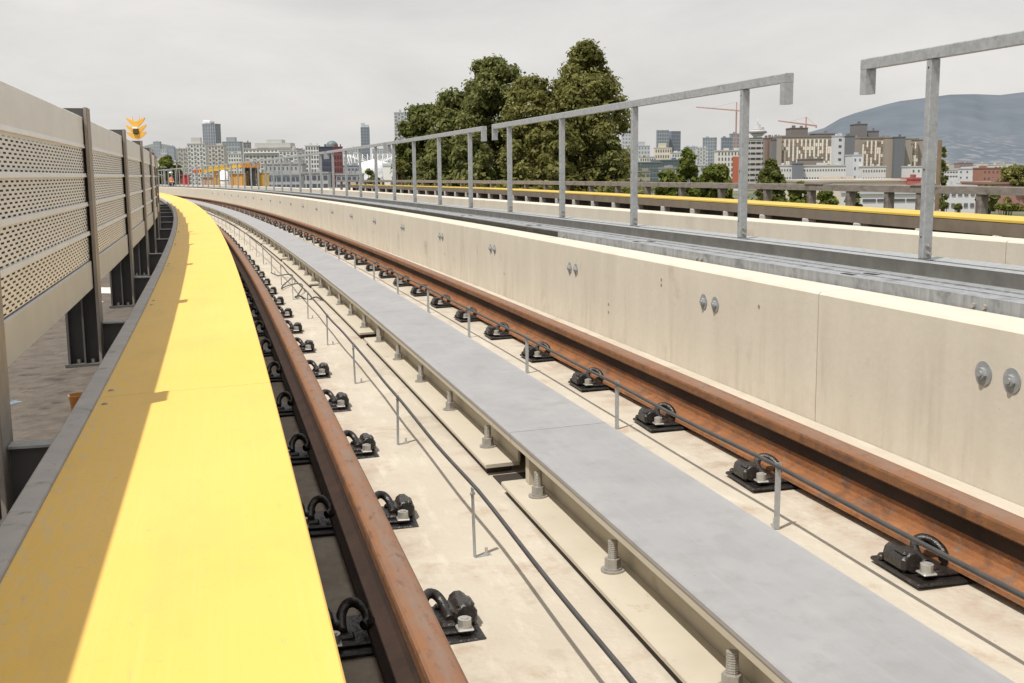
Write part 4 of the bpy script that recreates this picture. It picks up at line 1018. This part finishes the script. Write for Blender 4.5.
r_ = empty('white_shed', (v0.x, 690, GZ)); b.box(0, (v1.x-v0.x), 0, 8, 0, v0.z-GZ); b.build('wall', M['white'], r_); b = MB(); b.box(-.3, (v1.x-v0.x)+.3, -.3, 8.3, v0.z-GZ+.01, v0.z-GZ+1.6); b.build('roof', flat((.5,.52,.54), .7, .05, 'shedroof'), r_); tag(r_, 'white shed with grey roof between the dome and the trees', 'building')

# middle: downtown behind the railing
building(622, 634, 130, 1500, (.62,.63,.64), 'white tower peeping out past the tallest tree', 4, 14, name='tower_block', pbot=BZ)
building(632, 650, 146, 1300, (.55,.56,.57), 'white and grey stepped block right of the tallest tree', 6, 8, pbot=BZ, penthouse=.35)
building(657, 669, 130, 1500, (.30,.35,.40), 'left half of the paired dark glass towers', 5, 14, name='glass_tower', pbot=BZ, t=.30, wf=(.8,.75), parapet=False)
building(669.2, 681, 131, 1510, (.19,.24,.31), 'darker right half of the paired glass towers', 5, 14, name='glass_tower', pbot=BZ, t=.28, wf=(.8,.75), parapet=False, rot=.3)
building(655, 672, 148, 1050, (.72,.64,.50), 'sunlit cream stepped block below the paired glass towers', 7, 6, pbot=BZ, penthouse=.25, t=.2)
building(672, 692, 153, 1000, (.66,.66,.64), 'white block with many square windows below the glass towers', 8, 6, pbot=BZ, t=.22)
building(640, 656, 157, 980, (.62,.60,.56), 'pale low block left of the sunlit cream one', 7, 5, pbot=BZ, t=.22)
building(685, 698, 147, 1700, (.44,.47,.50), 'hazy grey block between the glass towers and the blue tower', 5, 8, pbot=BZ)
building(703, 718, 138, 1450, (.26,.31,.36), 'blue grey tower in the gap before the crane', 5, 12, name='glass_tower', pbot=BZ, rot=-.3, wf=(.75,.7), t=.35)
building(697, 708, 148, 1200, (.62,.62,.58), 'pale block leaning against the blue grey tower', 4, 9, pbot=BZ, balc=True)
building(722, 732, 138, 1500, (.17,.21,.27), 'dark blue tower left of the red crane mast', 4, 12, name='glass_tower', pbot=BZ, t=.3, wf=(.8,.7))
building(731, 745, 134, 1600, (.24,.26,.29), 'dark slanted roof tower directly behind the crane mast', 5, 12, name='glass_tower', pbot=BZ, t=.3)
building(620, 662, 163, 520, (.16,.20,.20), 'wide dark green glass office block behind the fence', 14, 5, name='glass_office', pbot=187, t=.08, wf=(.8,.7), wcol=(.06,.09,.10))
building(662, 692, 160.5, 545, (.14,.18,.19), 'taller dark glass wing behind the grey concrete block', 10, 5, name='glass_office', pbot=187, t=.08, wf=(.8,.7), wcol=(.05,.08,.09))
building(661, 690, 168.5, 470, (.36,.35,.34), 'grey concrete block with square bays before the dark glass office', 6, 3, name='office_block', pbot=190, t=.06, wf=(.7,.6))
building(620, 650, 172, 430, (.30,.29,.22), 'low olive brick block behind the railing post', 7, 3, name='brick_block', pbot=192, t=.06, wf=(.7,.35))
def panel_red(root, W_, dep, H, t):
    b = MB(); b.box(W_*.02, W_*.30, -dep/2-.3, -dep/2-.125, H*.15, H*.86); b.build('orange_panel', flat((.42,.13,.07), .7, .08, 'orangepanel'), root)
building(717.5, 747, 151, 560, (.66,.64,.60), 'white block with a tall orange panel beside the railing post', 9, 7, pbot=188, t=.08, extras=panel_red, wf=(.4,.55))
for px, Y, c in ((605, 900, (.6,.6,.58)), (712, 800, (.5,.5,.5))):
    building(px-12, px+14, 166, Y, c, 'low pale block in the haze at '+('the tree edge' if px < 650 else 'the foot of the blue grey tower'), 8, 3, pbot=BZ)
# right: observation tower, hospital
building(745, 767, 140, 640, (.52,.51,.49), 'pale office block with rows of black strip windows', 4, 9, name='office_block', pbot=190, t=.08, wf=(.86,.36), wcol=(.02,.02,.025))
building(748, 765, 138.5, 700, (.20,.18,.18), 'dark plant storey showing above the pale office block', 3, 4, name='plant_storey', pbot=150, t=.12)
def stripe_r(root, W_, dep, H, t):
    b = MB(); b.box(-W_*.32, -W_*.24, -dep/2-.25, -dep/2-.02, 1, H-.5); b.build('red_stripe', flat((.30,.12,.09), .7, .05, 'stripe'), root)
building(765, 779, 138.5, 610, (.21,.17,.145), 'brown slab tower joining the office block and the hospital', 0, 0, name='hospital_tower', t=.10, extras=stripe_r)
building(771.5, 778.5, 140, 600, (.15,.15,.16), 'slate grey stair wall in front of the brown slab', 0, 0, name='stair_wall', t=.10)
r_ = empty('observation_tower', (at(757.5, 140, 1400).x, 1400, GZ)); H = at(757.5, 137, 1400).z-GZ; kpx = 1400/CAMF
b = MB(); b.cyl((0, 0), 4.5*kpx, 0, H, 20); b.build('shaft', flat(haze((.42,.42,.42), .35), .8, .05, 'shaft'), r_)
b = MB()
for r1, r2_, y0, y1, in ((4.2, 7.2, 136.5, 133.8), (8.6, 8.8, 133.4, 131.2), (7.0, 6.6, 131.1, 129.8), (6.2, 6.0, 129.4, 127.4)):
    b.cyl((0, 0), r1*kpx, at(757, y0, 1400).z-GZ+.02, at(757, y1, 1400).z-GZ, 32, r2=r2_*kpx)
b.build('round_deck', flat(haze((.62,.60,.58), .3), .7, .05, 'deckring'), r_)
b = MB(); b.cyl((0, 0), 8.95*kpx, at(757, 133.2, 1400).z-GZ, at(757, 131.8, 1400).z-GZ, 32); b.build('window_band', glass(.3), r_)
b = MB(); b.cyl((0, 0), 2.5*kpx, at(757, 127.2, 1400).z-GZ+.02, at(757, 124.5, 1400).z-GZ, 16); b.tube([(0, 0, at(757, 124.5, 1400).z-GZ), (0, 0, at(757, 119, 1400).z-GZ)], .5, 6); b.build('mast', flat(haze((.6,.58,.58), .3), .7, .05, 'mastc'), r_)
tag(r_, 'observation tower with a round saucer deck behind the railing post', 'tower')
# chequered hospital blocks
def chequer(px0, px1, ptop, pbot, Y, cols_, rows, label, nm='hospital_block'):
    a = at(px0, ptop, Y); e_ = at(px1, ptop, Y); W_ = e_.x-a.x; H = (a.z+e_.z)/2-GZ; zl = at((px0+px1)/2, pbot, Y).z-GZ
    root = empty(nm, (a.x, Y, GZ)); b = MB(); b.box(0, W_, 0, 22, 0, H); b.build('wall', flat((.36,.32,.27), .85, .05, 'hospwall'), root)
    b = MB(); b.box(-.2, W_+.2, -.3, 22.2, H+.01, H+.9); b.build('roof', flat((.20,.18,.165), .85, .05, 'hosproof'), root)
    b = MB(); r2 = random.Random(px0); cw = W_/cols_; rh = (H-zl-1.2)/rows
    for i in range(cols_):
        for j in range(rows):
            x = i*cw; z = zl+j*rh
            k = r2.random()
            if i % 2 == 0: mi = 0 if (j//2+i//2) % 4 != 3 or k < .3 else (3 if k < .6 else 1)
            else: mi = 2 if k < .40 else 1 if k < .70 else 3 if k < .84 else 0
            b.box(x+cw*(.05 if i % 2 == 0 else .12), x+cw*(.80 if i % 2 == 0 else .85), -.25, -.02, z+rh*(.01 if mi == 0 else .14), z+rh*(.985 if mi == 0 else .86), mi)
    b.build('facade_panels', [flat((.76,.71,.62), .8, .05, 'cream'), flat((.30,.235,.19), .8, .05, 'brownp'), flat((.21,.185,.17), .5, .05, 'darkp'), flat((.33,.20,.155), .8, .05, 'rustp')], root)
    return tag(root, label, 'hospital')
def plain(px0, px1, ptop, Y, c, label, nm, cols_=0, rows=0, cat='building', pbot=190, wf=(.6,.4), wcol=None, dep=12, t=.13):
    return building(px0, px1, ptop, Y, c, label, cols_, rows, name=nm, t=t, cat=cat, pbot=pbot, wf=wf, wcol=wcol, dep=dep)
chequer(780, 834.5, 137, 168, 600, 26, 8, 'long hospital block with a chequer of cream and brown panels')
plain(778, 782, 137.5, 597, (.33,.285,.235), 'narrow tan end wall of the long chequered hospital block', 'end_wall')
plain(834.6, 846, 136.5, 594, (.62,.63,.66), 'tall white wing with one column of small windows', 'hospital_wing', 1, 8, wf=(.25,.35), wcol=(.05,.05,.06))
plain(846, 855, 136.5, 592, (.13,.135,.15), 'tall slate grey wing right of the white wing', 'hospital_wing')
plain(855, 863, 138.5, 604, (.33,.285,.235), 'tan strip of wall before the shorter chequered block', 'end_wall')
chequer(862.5, 885.5, 138.5, 167, 602, 11, 8, 'shorter hospital block with chequered cream and brown panels')
def redst(root, W_, dep, H, t):
    b = MB(); b.box(W_*.30, W_*.42, -dep/2-.25, -dep/2-.02, 1, H-.5); b.build('red_stripe', flat((.36,.07,.06), .7, .05, 'redst'), root)
building(885.5, 895, 138, 598, (.33,.285,.235), 'tan hospital wing with a thin red vertical stripe', 0, 0, name='hospital_wing', t=.06, extras=redst, dep=14)
plain(895, 905.5, 137.5, 595, (.12,.125,.14), 'dark grey hospital wing right of the red stripe', 'hospital_wing')
plain(905.5, 911.5, 139, 600, (.33,.285,.235), 'tan strip of wall right of the dark grey wing', 'end_wall')
chequer(911.3, 918.5, 140, 168, 603, 4, 8, 'narrow chequered hospital block before the railing post')
plain(918.5, 931, 140, 606, (.33,.285,.235), 'tan hospital end partly hidden by the railing post', 'end_wall')
plain(791, 808, 128.5, 640, (.17,.14,.13), 'brown rooftop plant room under the second crane', 'plant_room', t=.1)
plain(815, 836, 134, 640, (.24,.22,.22), 'low grey rooftop plant on the long hospital block', 'plant_room', t=.12)
plain(856.5, 867.5, 124.5, 640, (.15,.14,.14), 'dark rooftop tower on the hospital', 'plant_room', t=.12)
plain(866, 879, 131.5, 645, (.16,.15,.15), 'lower dark plant room beside the rooftop tower', 'plant_room', t=.12)
plain(778, 797, 166, 500, (.66,.65,.63), 'low white annex with tiny windows before the hospital', 'annex', 7, 3, wf=(.4,.25))
plain(795, 803.5, 164, 495, (.15,.16,.19), 'slate grey box between two low white annexes', 'annex')
plain(803.5, 846, 166, 498, (.68,.67,.65), 'long low white annex with a dotted row of windows', 'annex', 16, 3, wf=(.45,.22))
plain(803.5, 823, 159.5, 540, (.22,.18,.15), 'brown flat roofed box above the long white annex', 'annex')
plain(853, 862.5, 155.5, 520, (.60,.61,.64), 'white cubic annex between the slate wing and chequered block', 'annex', 2, 4, wf=(.3,.3))
plain(862.5, 886, 167, 515, (.64,.62,.60), 'low pale annex below the shorter chequered block', 'annex', 9, 3, wf=(.45,.25))
plain(911, 932, 167, 505, (.66,.65,.64), 'white annex beside the railing post', 'annex', 4, 3, wf=(.3,.3))
plain(806, 921, 181.5, 300, (.66,.58,.48), 'long low warehouse roof with cream fascia above the fence rail', 'warehouse', dep=30, pbot=None)
plain(912, 921, 179.5, 296, (.45,.08,.06), 'small red box at the end of the long warehouse roof', 'red_annex', dep=8)
plain(862, 935, 194, 190, (.64,.64,.64), 'low white building with a dark window band seen below the fence rail', 'low_shed', 5, 1, pbot=206, wf=(.9,.22), dep=12, wcol=(.05,.05,.06))
plain(938, 976, 188, 210, (.60,.61,.62), 'pale warehouse with square windows below the fence rail right of the pole', 'warehouse', 6, 2, pbot=211, dep=14, wf=(.6,.35))
# right edge town
plain(944, 958, 170, 620, (.66,.66,.65), 'white flat block in the town right of the cypress', 'town_block', 5, 4, wf=(.7,.3), t=.12)
plain(958, 983, 169, 640, (.64,.64,.66), 'wide white block in the town beside the red brick one', 'town_block', 4, 3, wf=(.25,.3), t=.12)
plain(960, 973, 163.5, 900, (.28,.17,.13), 'brown block poking up behind the wide white one', 'town_block', 4, 3, t=.2)
plain(983, 1004, 168.5, 560, (.34,.15,.10), 'red brick block in the town', 'brick_block', 5, 3, wf=(.4,.3), t=.08)
plain(994, 1006, 165, 900, (.70,.66,.60), 'cream block behind the red brick block', 'town_block', 3, 3, t=.2)
plain(940, 998, 184, 300, (.60,.60,.58), 'low white roofed shed under the town', 'low_shed', dep=20)
plain(996, 1040, 184, 260, (.33,.155,.115), 'long red brick warehouse with white roof edge at the picture edge', 'brick_warehouse', 8, 2, wf=(.3,.25), dep=20)
for i in range(16):
    px = 938+rnd.random()*90; Y = 1200+rnd.random()*900
    plain(px, px+rnd.uniform(5, 10), 166-rnd.random()*2.5, Y, rnd.choice([(.6,.6,.6), (.5,.42,.36), (.66,.62,.55)]), 'tiny pale block of the town at the foot of the mountain', 'town_block', t=.35)['group'] = 'tiny blocks at the foot of the mountain'
# timber pole
a = at(940, 140, 66); r_ = empty('timber_pole', (a.x, 66, GZ)); b = MB(); b.tube([(0, 0, 0), (0, 0, a.z-GZ)], [.17, .12], 12); b.build('shaft', flat((.13,.09,.055), .95, .15, 'pole', 3), r_)
b = MB(); b.box(-.09, .09, -.16, -.13, 7.2, 7.5); b.build('number_plate', M['galv'], r_); tag(r_, 'brown timber pole standing behind the fence by the cypress', 'pole')
# tower cranes
def crane(px, ptop, pbase, Y, jl, jr, pj, label):
    a = at(px, pj, Y); root = empty('tower_crane', (a.x, Y, GZ)); k = Y/CAMF; cmat = flat(haze((.50,.20,.12), .25), .7, .05, 'craneed')
    zj = a.z-GZ; zt = at(px, ptop, Y).z-GZ; w_ = .9*k
    b = MB()
    for sx in (-1, 1):
        for sy in (-1, 1): b.bar((sx*w_/2, sy*w_/2, 0), (sx*w_/2, sy*w_/2, zj), .35, .35)
    n = int(zj/(w_*1.1))
    for i in range(n):
        z0, z1 = zj*i/n, zj*(i+1)/n; s_ = 1 if i % 2 else -1
        for y in (-w_/2, w_/2): b.bar((-s_*w_/2, y, z0), (s_*w_/2, y, z1), .25, .25)
    b.build('mast', cmat, root)
    slope = -6.0/40
    b = MB(); pl_ = at(jl[0], jl[1], Y); pr_ = at(jr[0], jr[1], Y)
    A = Vector((pl_.x-a.x, 0, pl_.z-GZ)); B = Vector((pr_.x-a.x, 0, pr_.z-GZ)); hh = 1.0*k
    b.bar(A, B, .4, .4); b.bar(A+Vector((0, 0, hh*.4)), B+Vector((0, 0, hh)), .35, .35)
    for i in range(18):
        p = A.lerp(B, i/18); q = A.lerp(B, (i+1)/18); h_ = hh*(.4+.6*(i+.5)/18); m_ = (p+q)/2+Vector((0, 0, h_)); b.bar(p, m_, .22, .22); b.bar(m_, q, .22, .22)
    b.build('jib', cmat, root)
    b = MB(); b.bar((0, 0, zj), (0, 0, zt), .6, .6); b.bar((0, 0, zt), A.lerp(Vector((0, 0, zj)), .35), .12, .12); b.bar((0, 0, zt), B, .12, .12); b.build('apex', cmat, root)
    b = MB(); b.box(-w_*.7, w_*.7, -w_, w_*.6, zj-2.5*w_, zj-.2); b.build('cab', cmat, root)
    b = MB(); b.box(B.x-1.6*w_, B.x, -w_*.5, w_*.5, B.z-1.6*w_, B.z-.3); b.build('counterweight', flat(haze((.3,.25,.22), .2), .8, .05, 'cw'), root)
    return tag(root, label, 'crane')
crane(736.5, 102, 185, 900, (696, 107.3), (742, 111.5), 110.5, 'taller salmon red tower crane rising just left of a railing post')
crane(806, 117, 140, 700, (778, 121), (817, 126.5), 125, 'smaller red tower crane above the hospital roof')

# ------------------------------------------------------------------ mountain and hillside
def ridge(name, prof, Y, depth, mt, seed, base=185, rough=1.0, nz=26, step=2.0):
    xs = np.arange(prof[0][0], prof[-1][0]+.1, step); rs = np.random.RandomState(seed)
    pr_ = np.interp(xs, [p[0] for p in prof], [p[1] for p in prof])
    vs = []; fs = []
    nx = len(xs); ph = rs.rand(12)*6.28
    for j in range(nz+1):
        v = j/nz; Yj = Y-depth*(1-v)
        for i, px in enumerate(xs):
            top = at(px, pr_[i], Y); zt = top.z-GZ
            w_ = sum(math.sin(px*f_+ph[k]+v*g_)*a_ for k, (f_, g_, a_) in enumerate(((.05, 1, .5), (.11, -1.5, .3), (.23, 2, .12))))
            h = zt*(v**1.15)*(1+.10*rough*w_*math.sin(math.pi*v)) if v < 1 else zt
            u = at(px, pr_[i], Yj); vs.append((top.x*(Yj/Y), Yj, GZ-.5+max(h, 0)))
    for j in range(nz):
        for i in range(nx-1): fs.append((j*nx+i, j*nx+i+1, (j+1)*nx+i+1, (j+1)*nx+i))
    vs2 = [(vs[nz*nx+i][0]*1.1, Y*1.15, GZ-1) for i in range(nx)]; o = len(vs); vs += vs2
    for i in range(nx-1): fs.append((nz*nx+i, nz*nx+i+1, o+i+1, o+i))
    b = MB(); b.add(vs, fs, 0, True); return struct(b.build(name, mt))
mtn = bpy.data.materials.new('mountain_forest'); mtn.use_nodes = True; nt = mtn.node_tree; N = nt.nodes; L = nt.links; b_ = N['Principled BSDF']; b_.inputs['Roughness'].default_value = 1; b_.inputs['Specular IOR Level'].default_value = 0
tc = N.new('ShaderNodeTexCoord'); n1 = N.new('ShaderNodeTexNoise'); n1.inputs['Scale'].default_value = .0035; n1.inputs['Detail'].default_value = 8
mpm = N.new('ShaderNodeMapping'); mpm.inputs['Scale'].default_value = (1, .5, 2.0); L.new(tc.outputs['Object'], mpm.inputs[0]); L.new(mpm.outputs[0], n1.inputs['Vector'])
r1 = N.new('ShaderNodeValToRGB'); e = r1.color_ramp.elements; e[0].position = .3; e[0].color = (.112,.133,.158,1); e[1].position = .7; e[1].color = (.142,.163,.187,1); L.new(n1.outputs['Fac'], r1.inputs[0])  # forest colours with bluish distance haze mixed in
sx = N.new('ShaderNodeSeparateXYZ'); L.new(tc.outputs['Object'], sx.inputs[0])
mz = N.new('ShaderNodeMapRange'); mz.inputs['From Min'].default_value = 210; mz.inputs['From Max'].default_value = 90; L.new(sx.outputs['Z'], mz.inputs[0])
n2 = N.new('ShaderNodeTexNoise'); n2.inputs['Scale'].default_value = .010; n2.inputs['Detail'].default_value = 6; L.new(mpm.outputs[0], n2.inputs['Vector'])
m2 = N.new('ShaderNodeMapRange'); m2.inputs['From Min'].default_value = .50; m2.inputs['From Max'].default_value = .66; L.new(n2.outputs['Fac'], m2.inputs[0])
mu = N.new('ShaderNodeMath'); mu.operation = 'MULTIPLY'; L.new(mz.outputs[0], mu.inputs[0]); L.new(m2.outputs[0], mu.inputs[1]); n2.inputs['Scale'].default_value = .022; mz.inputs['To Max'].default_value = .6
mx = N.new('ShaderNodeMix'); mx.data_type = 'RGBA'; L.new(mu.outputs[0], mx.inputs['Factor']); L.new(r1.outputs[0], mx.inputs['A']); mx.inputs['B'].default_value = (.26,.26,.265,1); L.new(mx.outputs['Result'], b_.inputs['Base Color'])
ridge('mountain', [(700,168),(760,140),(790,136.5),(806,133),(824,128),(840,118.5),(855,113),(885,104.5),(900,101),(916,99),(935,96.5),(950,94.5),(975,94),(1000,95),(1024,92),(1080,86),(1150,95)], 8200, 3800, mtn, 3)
ridge('far_mountain', [(640,172),(720,160),(765,146),(800,134),(822,129.5),(870,131),(950,140)], 10500, 1500, flat((.25,.29,.34), 1, .04, 'far_mountain', .001), 4)  # distance haze painted into the pale blue colour
ridge('wooded_hillside', [(60,168),(110,158),(140,147),(156,142.5),(170,145),(186,153),(210,160),(260,166),(330,172)], 2600, 1100, mat('hill_green', (.085,.105,.095), (.15,.165,.15), .012, 1, c3=(.26,.26,.25), s3=.03, t3=(.58,.66)), 8)
for i in range(26):
    px = 142+rnd.random()*44; Y = 1550+rnd.random()*600
    plain(px, px+rnd.uniform(3, 6), 158+rnd.random()*14, Y, rnd.choice([(.62,.60,.56), (.45,.45,.46), (.66,.58,.46), (.3,.33,.36)]), 'tiny house or block on the far wooded hillside', 'hillside_block', t=.3)['group'] = 'tiny blocks on the far hillside'
